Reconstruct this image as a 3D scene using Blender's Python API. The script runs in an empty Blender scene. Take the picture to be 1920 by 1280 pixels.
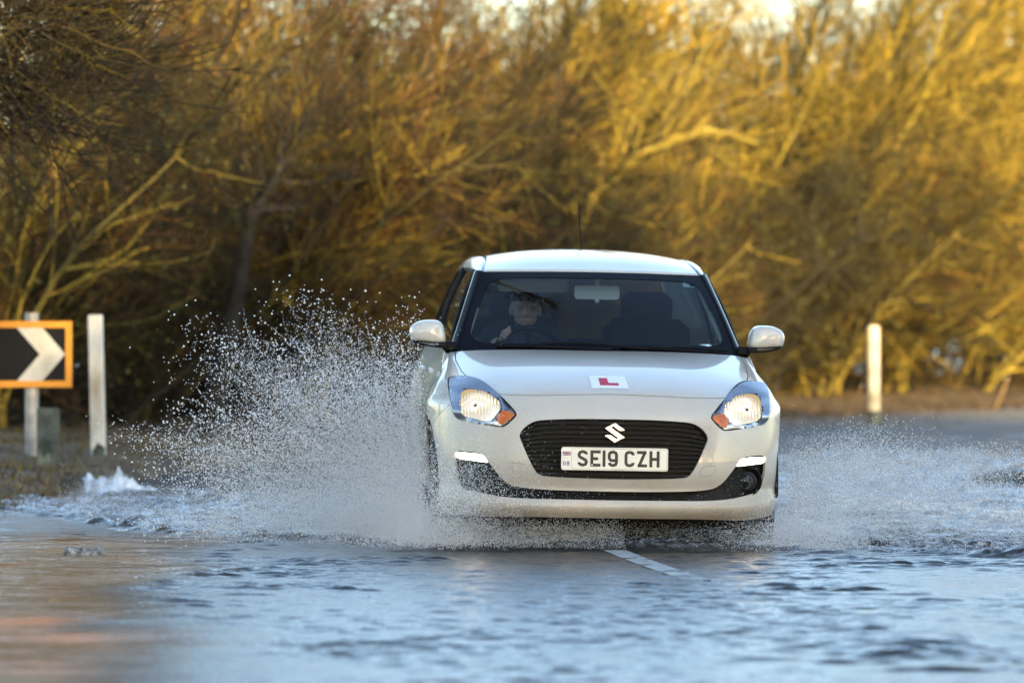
import bpy, math, random
import numpy as np
from mathutils import Vector, Matrix
from mathutils.geometry import delaunay_2d_cdt

scene = bpy.context.scene
COL = scene.collection
PI = math.pi

# ------------------------------------------------------------------ camera, sky, sun, exposure
EYE = 1.07
cam_data = bpy.data.cameras.new('camera')
cam = bpy.data.objects.new('camera', cam_data)
COL.objects.link(cam)
cam.location = (0, 0, EYE)
cam.rotation_euler = (PI / 2, 0, 0)
cam_data.sensor_width = 36
cam_data.lens = 36 * 8492 / 1920
cam_data.shift_y = -23 / 1920
cam_data.clip_start = 0.5
cam_data.clip_end = 3000
cam_data.dof.use_dof = True
cam_data.dof.focus_distance = 22.15
cam_data.dof.aperture_fstop = 2.5
scene.camera = cam

SUN_EL = math.radians(13)
SUN_AZ = math.radians(24)          # behind the camera, turned to its right
sun_vec = Vector((math.sin(SUN_AZ) * math.cos(SUN_EL), -math.cos(SUN_AZ) * math.cos(SUN_EL), math.sin(SUN_EL)))
world = bpy.data.worlds.new('World')
scene.world = world
world.use_nodes = True
wn = world.node_tree
sky = wn.nodes.new('ShaderNodeTexSky')
sky.sky_type = 'NISHITA'
sky.sun_disc = False
sky.sun_elevation = SUN_EL
sky.sun_rotation = math.atan2(sun_vec.x, sun_vec.y)
sky.air_density = 0.95
sky.dust_density = 0.5
wbg = wn.nodes['Background']
wbg.inputs['Strength'].default_value = 0.15
wn.links.new(sky.outputs[0], wbg.inputs['Color'])

sun_data = bpy.data.lights.new('sun', 'SUN')
sun_data.energy = 5.0
sun_data.angle = math.radians(0.6)
sun_data.color = (1.0, 0.76, 0.36)
sun = bpy.data.objects.new('sun', sun_data)
COL.objects.link(sun)
sun.rotation_euler = sun_vec.to_track_quat('Z', 'Y').to_euler()

scene.view_settings.view_transform = 'Standard'
scene.view_settings.look = 'None'
scene.view_settings.gamma = 1
scene.view_settings.use_curve_mapping = False
scene.view_settings.exposure = 2.0
scene.render.engine = 'CYCLES'
scene.cycles.max_bounces = 8
scene.cycles.transparent_max_bounces = 16
scene.cycles.caustics_reflective = False
scene.cycles.caustics_refractive = False
scene.cycles.sample_clamp_indirect = 4
scene.cycles.use_denoising = True

# ------------------------------------------------------------------ helpers
def tag(o, label=None, cat=None, group=None, kind=None):
    if label: o['label'] = label
    if cat: o['category'] = cat
    if group: o['group'] = group
    if kind: o['kind'] = kind
    return o

def empty(name, loc=(0, 0, 0), parent=None):
    o = bpy.data.objects.new(name, None)
    COL.objects.link(o)
    o.location = loc
    o.empty_display_size = 0.2
    o.parent = parent
    return o

def link(name, me, parent=None, mat=None):
    o = bpy.data.objects.new(name, me)
    COL.objects.link(o)
    o.parent = parent
    if mat is not None and len(me.materials) == 0:
        me.materials.append(mat)
    return o

def mesh_np(name, verts, faces, smooth=True, normals=None, color=None):
    """verts (n,3); faces an (m,k) int array or a list of such arrays"""
    verts = np.asarray(verts, np.float32)
    if not isinstance(faces, list): faces = [faces]
    faces = [np.atleast_2d(np.asarray(f, np.int32)) for f in faces if len(f)]
    me = bpy.data.meshes.new(name)
    nl = sum(f.size for f in faces); nf = sum(len(f) for f in faces)
    me.vertices.add(len(verts)); me.loops.add(nl); me.polygons.add(nf)
    me.vertices.foreach_set('co', verts.ravel())
    me.loops.foreach_set('vertex_index', np.concatenate([f.ravel() for f in faces]))
    tot = np.concatenate([np.full(len(f), f.shape[1], np.int32) for f in faces])
    me.polygons.foreach_set('loop_start', np.concatenate([[0], np.cumsum(tot)[:-1]]).astype(np.int32))
    me.polygons.foreach_set('use_smooth', np.full(nf, bool(smooth)))
    me.update(calc_edges=True)
    if normals is not None:
        me.normals_split_custom_set_from_vertices(np.asarray(normals, np.float32).tolist())
    if color is not None:
        a = me.color_attributes.new('tint', 'FLOAT_COLOR', 'POINT')
        c = np.ones((len(verts), 4), np.float32); c[:, :3] = color
        a.data.foreach_set('color', c.ravel())
    return me

def grid_faces(nr, nc, off=0, wrap=False):
    r = np.arange(nr - 1)[:, None]; c = np.arange(nc if wrap else nc - 1)[None, :]
    c2 = (c + 1) % nc
    return (np.stack([r * nc + c, r * nc + c2, (r + 1) * nc + c2, (r + 1) * nc + c], -1).reshape(-1, 4) + off)

class MB:
    """collects verts and faces of several shapes for ONE mesh"""
    def __init__(s): s.v = []; s.f = []; s.n = 0
    def add(s, v, f):
        v = np.asarray(v, float).reshape(-1, 3)
        for q in f: s.f.append(tuple(int(i) + s.n for i in q))
        s.v.append(v); s.n += len(v); return s
    def box(s, c, d, bev=0.0, rot=None):
        dx, dy, dz = d[0] / 2, d[1] / 2, d[2] / 2
        b = min(bev, dx * .9, dy * .9, dz * .9)
        v = []; f = []
        if b <= 0:
            v = [(x, y, z) for x in (-dx, dx) for y in (-dy, dy) for z in (-dz, dz)]
            f = [(0, 1, 3, 2), (4, 6, 7, 5), (0, 4, 5, 1), (2, 3, 7, 6), (0, 2, 6, 4), (1, 5, 7, 3)]
        else:
            idx = {}
            for sx in (-1, 1):
                for sy in (-1, 1):
                    for sz in (-1, 1):
                        for k in range(3):
                            p = [sx * (dx - b), sy * (dy - b), sz * (dz - b)]
                            p[k] = (sx * dx, sy * dy, sz * dz)[k]
                            idx[(sx, sy, sz, k)] = len(v); v.append(tuple(p))
            S2 = [(-1, -1), (1, -1), (1, 1), (-1, 1)]
            for k in range(3):
                for sg in (-1, 1):
                    q = []
                    for a, bb in S2:
                        t = [a, bb]; t.insert(k, sg); q.append(idx[(t[0], t[1], t[2], k)])
                    f.append(tuple(q if (sg > 0) == (k != 1) else q[::-1]))
            for k in range(3):
                i, j = [m for m in range(3) if m != k]
                for si in (-1, 1):
                    for sj in (-1, 1):
                        q = []
                        for sk, ff in ((-1, i), (-1, j), (1, j), (1, i)):
                            t = [0, 0, 0]; t[i] = si; t[j] = sj; t[k] = sk
                            q.append(idx[(t[0], t[1], t[2], ff)])
                        f.append(tuple(q))
            for sx in (-1, 1):
                for sy in (-1, 1):
                    for sz in (-1, 1):
                        f.append(tuple(idx[(sx, sy, sz, k)] for k in range(3)))
        v = np.array(v)
        if rot is not None: v = v @ np.array(rot.to_3x3()).T
        return s.add(v + np.array(c), f)
    def tube(s, pts, rad, n=8, cap=True):
        pts = np.asarray(pts, float); k = len(pts)
        rad = np.broadcast_to(np.asarray(rad, float), (k,))
        t = np.gradient(pts, axis=0); t /= np.linalg.norm(t, axis=1)[:, None] + 1e-12
        ref = np.array([0, 0, 1.0]) if abs(t[0][2]) < .9 else np.array([1.0, 0, 0])
        v = []
        for i in range(k):
            a = np.cross(t[i], ref); a /= np.linalg.norm(a) + 1e-12; b = np.cross(t[i], a)
            ref = np.cross(a, t[i])
            for j in range(n):
                w = 2 * PI * j / n
                v.append(pts[i] + rad[i] * (a * math.cos(w) + b * math.sin(w)))
        f = grid_faces(k, n, 0, True).tolist()
        if cap:
            f.append(tuple(range(n - 1, -1, -1))); f.append(tuple(range((k - 1) * n, k * n)))
        return s.add(v, f)
    def lathe(s, prof, n=24, c=(0, 0, 0), axis='z'):
        """profile of (radius, height)"""
        v = []
        for r, h in prof:
            for j in range(n):
                w = 2 * PI * j / n
                p = (r * math.cos(w), r * math.sin(w), h)
                if axis == 'x': p = (p[2], p[0], p[1])
                if axis == 'y': p = (p[0], p[2], p[1])
                v.append((p[0] + c[0], p[1] + c[1], p[2] + c[2]))
        return s.add(v, grid_faces(len(prof), n, 0, True).tolist())
    def prism(s, poly, y0, y1, top=None):
        """polygon of (x,z) run from y0 (front) to y1 (back)"""
        n = len(poly)
        v = [(x, y0, z) for x, z in poly] + [(x, y1, z) for x, z in poly]
        f = [tuple(range(n)), tuple(range(2 * n - 1, n - 1, -1))]
        for i in range(n):
            j = (i + 1) % n
            f.append((i, n + i, n + j, j))
        return s.add(v, f)
    def mesh(s, name, smooth=False):
        me = bpy.data.meshes.new(name)
        me.from_pydata(np.concatenate(s.v).tolist(), [], s.f)
        me.update()
        import bmesh
        bm = bmesh.new(); bm.from_mesh(me)
        bmesh.ops.recalc_face_normals(bm, faces=bm.faces)
        bm.to_mesh(me); bm.free()
        if smooth:
            me.polygons.foreach_set('use_smooth', np.full(len(me.polygons), True))
            try: me.set_sharp_from_angle(angle=math.radians(38))
            except Exception: pass
        return me
    def build(s, name, mat, parent=None, smooth=False):
        return link(name, s.mesh(name, smooth), parent, mat)

def ball(c, r, n=12, m=8):
    v = []; rr = np.broadcast_to(np.asarray(r, float), (3,))
    for i in range(m + 1):
        th = PI * i / m
        for j in range(n):
            ph = 2 * PI * j / n
            v.append((c[0] + rr[0] * math.sin(th) * math.cos(ph), c[1] + rr[1] * math.sin(th) * math.sin(ph), c[2] + rr[2] * math.cos(th)))
    return v, grid_faces(m + 1, n, 0, True).tolist()

# ------------------------------------------------------------------ materials
def mat(name, col=(.5, .5, .5), rough=.5, metal=0., coat=0., spec=.5, emit=None, emis=0.):
    m = bpy.data.materials.new(name); m.use_nodes = True
    p = m.node_tree.nodes['Principled BSDF']
    p.inputs['Base Color'].default_value = (*col, 1)
    p.inputs['Roughness'].default_value = rough
    p.inputs['Metallic'].default_value = metal
    p.inputs['Coat Weight'].default_value = coat
    p.inputs['Coat Roughness'].default_value = .04
    p.inputs['Specular IOR Level'].default_value = spec
    if emit:
        p.inputs['Emission Color'].default_value = (*emit, 1)
        p.inputs['Emission Strength'].default_value = emis
    return m

def nd(m, t, **kw):
    n = m.node_tree.nodes.new(t)
    for k, v in kw.items():
        if k in n.inputs: n.inputs[k].default_value = v
        else: setattr(n, k, v)
    return n

def lk(m, a, b): m.node_tree.links.new(a, b)

def noisy(m, c0, c1, scale=5., detail=6., lo=.35, hi=.65, bump=0., bscale=None, coords='Object', stretch=None):
    """base colour runs between two colours of the surface with a noise; optional fine relief"""
    p = m.node_tree.nodes['Principled BSDF']
    tc = nd(m, 'ShaderNodeTexCoord'); src = tc.outputs[coords]
    if stretch:
        mp = nd(m, 'ShaderNodeMapping'); mp.inputs['Scale'].default_value = stretch
        lk(m, src, mp.inputs[0]); src = mp.outputs[0]
    n = nd(m, 'ShaderNodeTexNoise', Scale=scale, Detail=detail); lk(m, src, n.inputs['Vector'])
    r = nd(m, 'ShaderNodeValToRGB')
    r.color_ramp.elements[0].position = lo; r.color_ramp.elements[0].color = (*c0, 1)
    r.color_ramp.elements[1].position = hi; r.color_ramp.elements[1].color = (*c1, 1)
    lk(m, n.outputs['Fac'], r.inputs[0]); lk(m, r.outputs[0], p.inputs['Base Color'])
    if bump:
        n2 = nd(m, 'ShaderNodeTexNoise', Scale=bscale or scale * 4, Detail=5.); lk(m, src, n2.inputs['Vector'])
        b = nd(m, 'ShaderNodeBump', Strength=bump, Distance=.02)
        lk(m, n2.outputs['Fac'], b.inputs['Height']); lk(m, b.outputs[0], p.inputs['Normal'])
    return m

M = {}
# white car paint with a thin coat of dried road dirt
m = M['paint'] = mat('white_paint', (.74, .73, .70), .32, 0, .9)
p = m.node_tree.nodes['Principled BSDF']
tc = nd(m, 'ShaderNodeTexCoord')
n1 = nd(m, 'ShaderNodeTexNoise', Scale=3.2, Detail=9.); n1.inputs['Roughness'].default_value = .65
lk(m, tc.outputs['Object'], n1.inputs['Vector'])
n2 = nd(m, 'ShaderNodeTexNoise', Scale=90., Detail=4.); lk(m, tc.outputs['Object'], n2.inputs['Vector'])
sx = nd(m, 'ShaderNodeSeparateXYZ'); lk(m, tc.outputs['Object'], sx.inputs[0])
mr = nd(m, 'ShaderNodeMapRange'); lk(m, sx.outputs['Z'], mr.inputs['Value'])
mr.inputs['From Min'].default_value = .95; mr.inputs['From Max'].default_value = .1
a = nd(m, 'ShaderNodeMath', operation='MULTIPLY'); lk(m, n1.outputs['Fac'], a.inputs[0]); lk(m, mr.outputs[0], a.inputs[1])
sp = nd(m, 'ShaderNodeMapRange'); lk(m, n2.outputs['Fac'], sp.inputs['Value'])
sp.inputs['From Min'].default_value = .66; sp.inputs['From Max'].default_value = .74; sp.inputs['To Max'].default_value = .6
b = nd(m, 'ShaderNodeMath', operation='ADD', use_clamp=True); lk(m, a.outputs[0], b.inputs[0]); lk(m, sp.outputs[0], b.inputs[1])
mx = nd(m, 'ShaderNodeMix', data_type='RGBA')
mx.inputs[6].default_value = (.56, .51, .435, 1); mx.inputs[7].default_value = (.29, .22, .14, 1)
lk(m, b.outputs[0], mx.inputs[0]); lk(m, mx.outputs[2], p.inputs['Base Color'])
rr = nd(m, 'ShaderNodeMapRange'); rr.inputs['To Min'].default_value = .28; rr.inputs['To Max'].default_value = .75
lk(m, b.outputs[0], rr.inputs['Value']); lk(m, rr.outputs[0], p.inputs['Roughness'])
cw = nd(m, 'ShaderNodeMapRange'); cw.inputs['To Min'].default_value = .9; cw.inputs['To Max'].default_value = .1
lk(m, b.outputs[0], cw.inputs['Value']); lk(m, cw.outputs[0], p.inputs['Coat Weight'])

M['black'] = noisy(mat('black_plastic', (.010, .010, .010), .5, 0, 0, .15), (.007, .007, .007), (.018, .016, .014), 40)
M['gloss_black'] = mat('gloss_black', (.004, .004, .006), .14, 0, 0, .13)
M['slat'] = mat('grille_bar', (.022, .021, .020), .36, 0, 0, .5)
M['rubber'] = noisy(mat('tyre_rubber', (.016, .016, .016), .75), (.012, .012, .012), (.035, .03, .025), 25)
M['seal'] = mat('seal_rubber', (.006, .006, .007), .6, 0, 0, .15)
M['chrome'] = mat('chrome', (.60, .59, .56), .22, 1.)
M['alloy'] = mat('alloy', (.45, .45, .46), .3, .9)
M['housing'] = mat('lamp_housing', (.38, .41, .46), .30, .9)
m = M['reflector'] = mat('lamp_reflector', (.95, .86, .68), .14, 1.)
M['amber'] = mat('amber_lens', (.58, .13, .002), .35, 0, .0, .5, (.9, .25, .02), .05)
M['bulb'] = mat('lit_bulb', (1, .9, .7), .3, 0, 0, .5, (1, .80, .50), 2.0)
M['glow'] = mat('lit_reflector', (.66, .60, .47), .22, .95, 0, .5, (1, .76, .46), .14)
M['drl'] = mat('lit_running_lamp', (1, .95, .88), .3, 0, 0, .5, (1, .84, .66), 4.5)
M['plate'] = noisy(mat('plate_white', (.72, .66, .56), .35, 0, .3), (.70, .63, .52), (.76, .70, .60), 12)
M['ink'] = mat('plate_ink', (.03, .02, .013), .5)
M['ink_blue'] = mat('plate_blue', (.05, .06, .30), .5)
M['ink_red'] = mat('plate_red', (.45, .05, .06), .5)
M['ink_white'] = mat('plate_flag_white', (.7, .66, .62), .5)
M['lp_white'] = mat('learner_white', (.78, .78, .80), .45)
M['lp_red'] = mat('learner_red', (.48, .003, .035), .5)
M['seat'] = noisy(mat('seat_fabric', (.015, .016, .02), .9), (.012, .013, .017), (.03, .03, .036), 120)
M['trim_grey'] = mat('cabin_grey', (.72, .74, .70), .7)
M['cabin_dark'] = mat('cabin_dark', (.010, .011, .013), .7, 0, 0, .2)
M['sticker'] = mat('sticker_pale', (.50, .58, .56), .5)
M['sticker_navy'] = mat('sticker_navy', (.006, .016, .035), .5)
M['skin'] = noisy(mat('skin', (.55, .33, .24), .55), (.50, .29, .21), (.60, .38, .29), 30)
M['jacket'] = noisy(mat('jacket_cloth', (.02, .03, .05), .85), (.016, .024, .04), (.035, .048, .07), 60)
M['hair'] = noisy(mat('hair', (.03, .024, .02), .7), (.012, .009, .007), (.03, .022, .016), 80)
M['eye'] = mat('eye', (.30, .20, .16), .6)

def glass_mat(name, tint, boost=1.0, ior=1.5):
    m = bpy.data.materials.new(name); m.use_nodes = True
    nt = m.node_tree; nt.nodes.remove(nt.nodes['Principled BSDF'])
    out = nt.nodes['Material Output']
    t = nd(m, 'ShaderNodeBsdfTransparent'); t.inputs[0].default_value = (*tint, 1)
    g = nd(m, 'ShaderNodeBsdfGlossy'); g.inputs['Roughness'].default_value = .0; g.inputs[0].default_value = (1, 1, 1, 1)
    f = nd(m, 'ShaderNodeFresnel', IOR=ior)
    k = nd(m, 'ShaderNodeMath', operation='MULTIPLY', use_clamp=True); k.inputs[1].default_value = boost
    lk(m, f.outputs[0], k.inputs[0])
    x = nd(m, 'ShaderNodeMixShader'); lk(m, k.outputs[0], x.inputs[0]); lk(m, t.outputs[0], x.inputs[1]); lk(m, g.outputs[0], x.inputs[2])
    lk(m, x.outputs[0], out.inputs['Surface'])
    return m
M['glass'] = glass_mat('tinted_glass', (.60, .69, .72), .75, 1.5)
M['door_glass'] = glass_mat('door_glass', (.34, .38, .38), 1.15, 1.55)
M['privacy'] = glass_mat('privacy_glass', (.05, .06, .06), 1.1, 1.5)
M['rear_glass'] = glass_mat('rear_glass', (.26, .29, .28), 1., 1.5)
M['lens'] = glass_mat('clear_lens', (.93, .95, .97), .7, 1.5)
# ------------------------------------------------------------------ the ground, the road, the flood water
rs = np.random.RandomState(7)

def sstep(a, b, x):
    t = np.clip((x - a) / (b - a), 0, 1); return t * t * (3 - 2 * t)

def road_x(y):
    y = np.asarray(y, float); q = np.clip(y, 10.0, 62.0)
    x = .49 - .086 * (q - 22) + .0098 * (q - 22) ** 2
    return x + (y - q) * (-.086 + .0196 * (q - 22))

def road_d(x, y):
    s = -.086 + .0196 * (np.clip(y, 10.0, 62.0) - 22)
    return (x - road_x(y)) / np.sqrt(1 + s * s)

class Noise2:
    """smooth value noise by summed waves"""
    def __init__(s, seed, n, lmin, lmax, spread=PI, power=1.0):
        r = np.random.RandomState(seed)
        lam = np.exp(r.uniform(math.log(lmin), math.log(lmax), n))
        th = r.uniform(-spread, spread, n) + PI / 2
        s.kx = 2 * PI / lam * np.cos(th); s.ky = 2 * PI / lam * np.sin(th)
        s.ph = r.uniform(0, 2 * PI, n); s.a = lam ** power
    def __call__(s, x, y):
        o = np.zeros(np.broadcast(x, y).shape)
        for kx, ky, ph, a in zip(s.kx, s.ky, s.ph, s.a): o += a * np.sin(kx * x + ky * y + ph)
        return o / math.sqrt((s.a ** 2).sum() / 2 + 1e-12)
nz_ground = Noise2(3, 24, .5, 6, PI, .5)

def ground_z(x, y):
    d = road_d(x, y)
    road = -.055 + .085 * sstep(33, 42.5, y) + .05 * sstep(43, 62, y) + .052 * np.exp(-(d / .8) ** 2) * (1 - sstep(33, 42, y))
    left = -.06 + .115 * sstep(25, 31, y) + .03 * nz_ground(x, y) + .05 * np.clip(-d - 3.2, 0, 6)
    right = -.09 + .14 * sstep(41.5, 46, y) + .025 * nz_ground(x, y) + .02 * np.clip(d - 3.2, 0, 6) * sstep(41, 46, y)
    z = np.where(d < 0, road + (left - road) * sstep(2.95, 3.45, -d), road + (right - road) * sstep(2.95, 3.45, d))
    far = sstep(70, 80, y)
    return z * (1 - far) - .25 * far

def ground_sheet():
    xs = np.concatenate([np.linspace(-900, -40, 10), np.linspace(-34, -8, 14), np.linspace(-7.6, 12, 150), np.linspace(13, 40, 14), np.linspace(60, 900, 10)])
    ys = np.concatenate([np.linspace(-900, -60, 8), np.linspace(-50, 6, 15), np.linspace(7, 62, 240), np.linspace(64, 110, 24), np.linspace(130, 2500, 12)])
    X, Y = np.meshgrid(xs, ys)
    Z = ground_z(X, Y)
    me = mesh_np('ground', np.stack([X, Y, Z], -1).reshape(-1, 3), grid_faces(len(ys), len(xs)))
    d = road_d(X, Y).ravel()
    a = me.attributes.new('asphalt', 'FLOAT', 'POINT')
    a.data.foreach_set('value', (1 - sstep(2.9, 3.15, np.abs(d))).astype(np.float32))
    m = mat('verge_soil', (.08, .055, .03), .9)
    p = m.node_tree.nodes['Principled BSDF']
    at = nd(m, 'ShaderNodeAttribute', attribute_name='asphalt')
    tc = nd(m, 'ShaderNodeTexCoord')
    n1 = nd(m, 'ShaderNodeTexNoise', Scale=2.5, Detail=8.); lk(m, tc.outputs['Object'], n1.inputs['Vector'])
    r1 = nd(m, 'ShaderNodeValToRGB'); lk(m, n1.outputs['Fac'], r1.inputs[0])
    e = r1.color_ramp.elements
    e[0].position = .3; e[0].color = (.045, .028, .013, 1); e[1].position = .7; e[1].color = (.17, .11, .055, 1)
    k = e.new(.5); k.color = (.10, .064, .03, 1)
    n2 = nd(m, 'ShaderNodeTexNoise', Scale=60., Detail=6.); lk(m, tc.outputs['Object'], n2.inputs['Vector'])
    r2 = nd(m, 'ShaderNodeValToRGB'); lk(m, n2.outputs['Fac'], r2.inputs[0])
    r2.color_ramp.elements[0].color = (.09, .085, .076, 1); r2.color_ramp.elements[1].color = (.20, .19, .17, 1)
    x = nd(m, 'ShaderNodeMix', data_type='RGBA'); lk(m, at.outputs['Fac'], x.inputs[0])
    lk(m, r1.outputs[0], x.inputs[6]); lk(m, r2.outputs[0], x.inputs[7]); lk(m, x.outputs[2], p.inputs['Base Color'])
    ro = nd(m, 'ShaderNodeMapRange'); ro.inputs['To Min'].default_value = .9; ro.inputs['To Max'].default_value = .85
    lk(m, at.outputs['Fac'], ro.inputs['Value']); lk(m, ro.outputs[0], p.inputs['Roughness'])
    b = nd(m, 'ShaderNodeBump', Strength=.4, Distance=.02); lk(m, n2.outputs['Fac'], b.inputs['Height']); lk(m, b.outputs[0], p.inputs['Normal'])
    return tag(link('ground', me, None, m), 'ground with verge soil and wet grey asphalt', None, None, 'structure')
ground_sheet()

# painted centre dashes, sheets 4 mm over the asphalt
M['line'] = noisy(mat('road_paint', (.6, .58, .54), .6), (.24, .235, .225), (.46, .45, .42), 14, 8, .35, .6)
def dash(y0, y1, w=.11):
    ys = np.linspace(y0, y1, 16); xc = road_x(ys)
    v = [];
    for y, x in zip(ys, xc):
        for s in (-1, 1):
            v.append((x + s * w / 2, y, float(ground_z(np.array(x + s * w / 2), np.array(y))) + .0062))
    o = link('road_marking', mesh_np('road_marking', v, grid_faces(16, 2)), None, M['line'])
    return tag(o, None, None, None, 'structure')
for y0, y1 in ((13.2, 15.2), (19.3, 22.3), (25.4, 28.4), (31, 34), (36.2, 38.6), (41.4, 44.3), (47.3, 49.7), (53, 55.5)):
    dash(y0, y1)

# flood water: one sheet with real ripples
CARX, CARY, YAW, ROLL = .49, 22.0, math.radians(3.2), math.radians(1.0)
CAR = Matrix.Translation((CARX, CARY, 0)) @ Matrix.Rotation(YAW, 4, 'Z') @ Matrix.Rotation(ROLL, 4, 'Y')

n_long = Noise2(11, 20, .35, 1.6, .9, 1.0)
n_mid = Noise2(12, 36, .18, .50, .8, 1.0)
n_short = Noise2(13, 48, .05, .13, .62, 1.0)
n_mod = Noise2(14, 18, .9, 5.0, PI, .6)
n_streak = Noise2(15, 14, .5, 2.2, .5, .4)
FRONT = np.array([(-6, 27.5), (-2.77, 26.1), (-1.76, 23.7), (-.69, 22.6), (.2, 22.05), (1.27, 21.9), (2.4, 21.2), (4.5, 20.6), (12, 20.0)])
CHOP = [(-1.12, 19.9, .45, .40), (-.75, 20.9, .55, .35), (-1.0, 18.9, .35, .25), (1.36, 15.15, .20, .22), (-.5, 15.2, .30, .45), (1.9, 20.6, .5, .2), (.62, 19.0, .06, .06), (1.15, 16.3, .15, .12)]
def water_h(X, Y):
    front = np.interp(X, FRONT[:, 0], FRONT[:, 1])
    mod = .5 + .5 * np.tanh(n_mod(X, Y) * .9)
    calm = sstep(-1.25, -1.75, X + .12 * np.sin(Y * 2.1)) * sstep(24.5, 22.5, Y)
    calm = np.maximum(calm, sstep(-.9, -1.5, X) * sstep(17.0, 15.5, Y))
    amp = (1 - .72 * calm) * (.40 + .95 * mod)
    h = amp * (.0008 * n_long(X, Y) + .0017 * n_mid(X, Y) + .0021 * n_short(X, Y))
    h += (.006 * n_streak(X, Y) + .005 * n_streak(X * 1.3 + 5, Y * 2.4)) * calm
    # thin broken crests running across the sheet, and a few patches of chop
    ln = n_streak(X * .8 + 3, Y * 1.5)
    cr = np.exp(-(ln / .16) ** 2) * np.clip(n_mod(X * 1.7 + 9, Y * 1.3) - .35, 0, 1.2)
    h += (1 - calm) * cr * (.0062 + .0035 * n_mid(X, Y) + .0020 * n_short(X, Y))
    for lx, ly, wx, wy in CHOP:
        g = np.exp(-((X - lx) / wx) ** 2 - ((Y - ly) / wy) ** 2)
        h += g * (.0042 * n_mid(X * .9, Y * .9) + .0034 * n_short(X, Y))
    back = sstep(-.15, .25, Y - front) * np.maximum(sstep(33, 27, Y), sstep(.6, 1.6, X) * sstep(42.5, 41, Y))
    h += back * (.006 * n_mid(X, Y) + .0035 * n_short(X, Y) + .004 * n_long(X, Y))
    h += (.020 + .006 * n_long(X, Y) + .008 * n_mid(X, Y)) * np.exp(-((Y - front - .05) / .10) ** 2) * sstep(36, 28, Y)
    # the wave at the far end of the flood
    fy = 41.6 + .95 * (X - 2.5)
    h += (.03 + .012 * n_long(X, Y)) * np.exp(-((Y - fy) / .35) ** 2) * sstep(.5, 2.0, X)
    return h, back, calm

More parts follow.
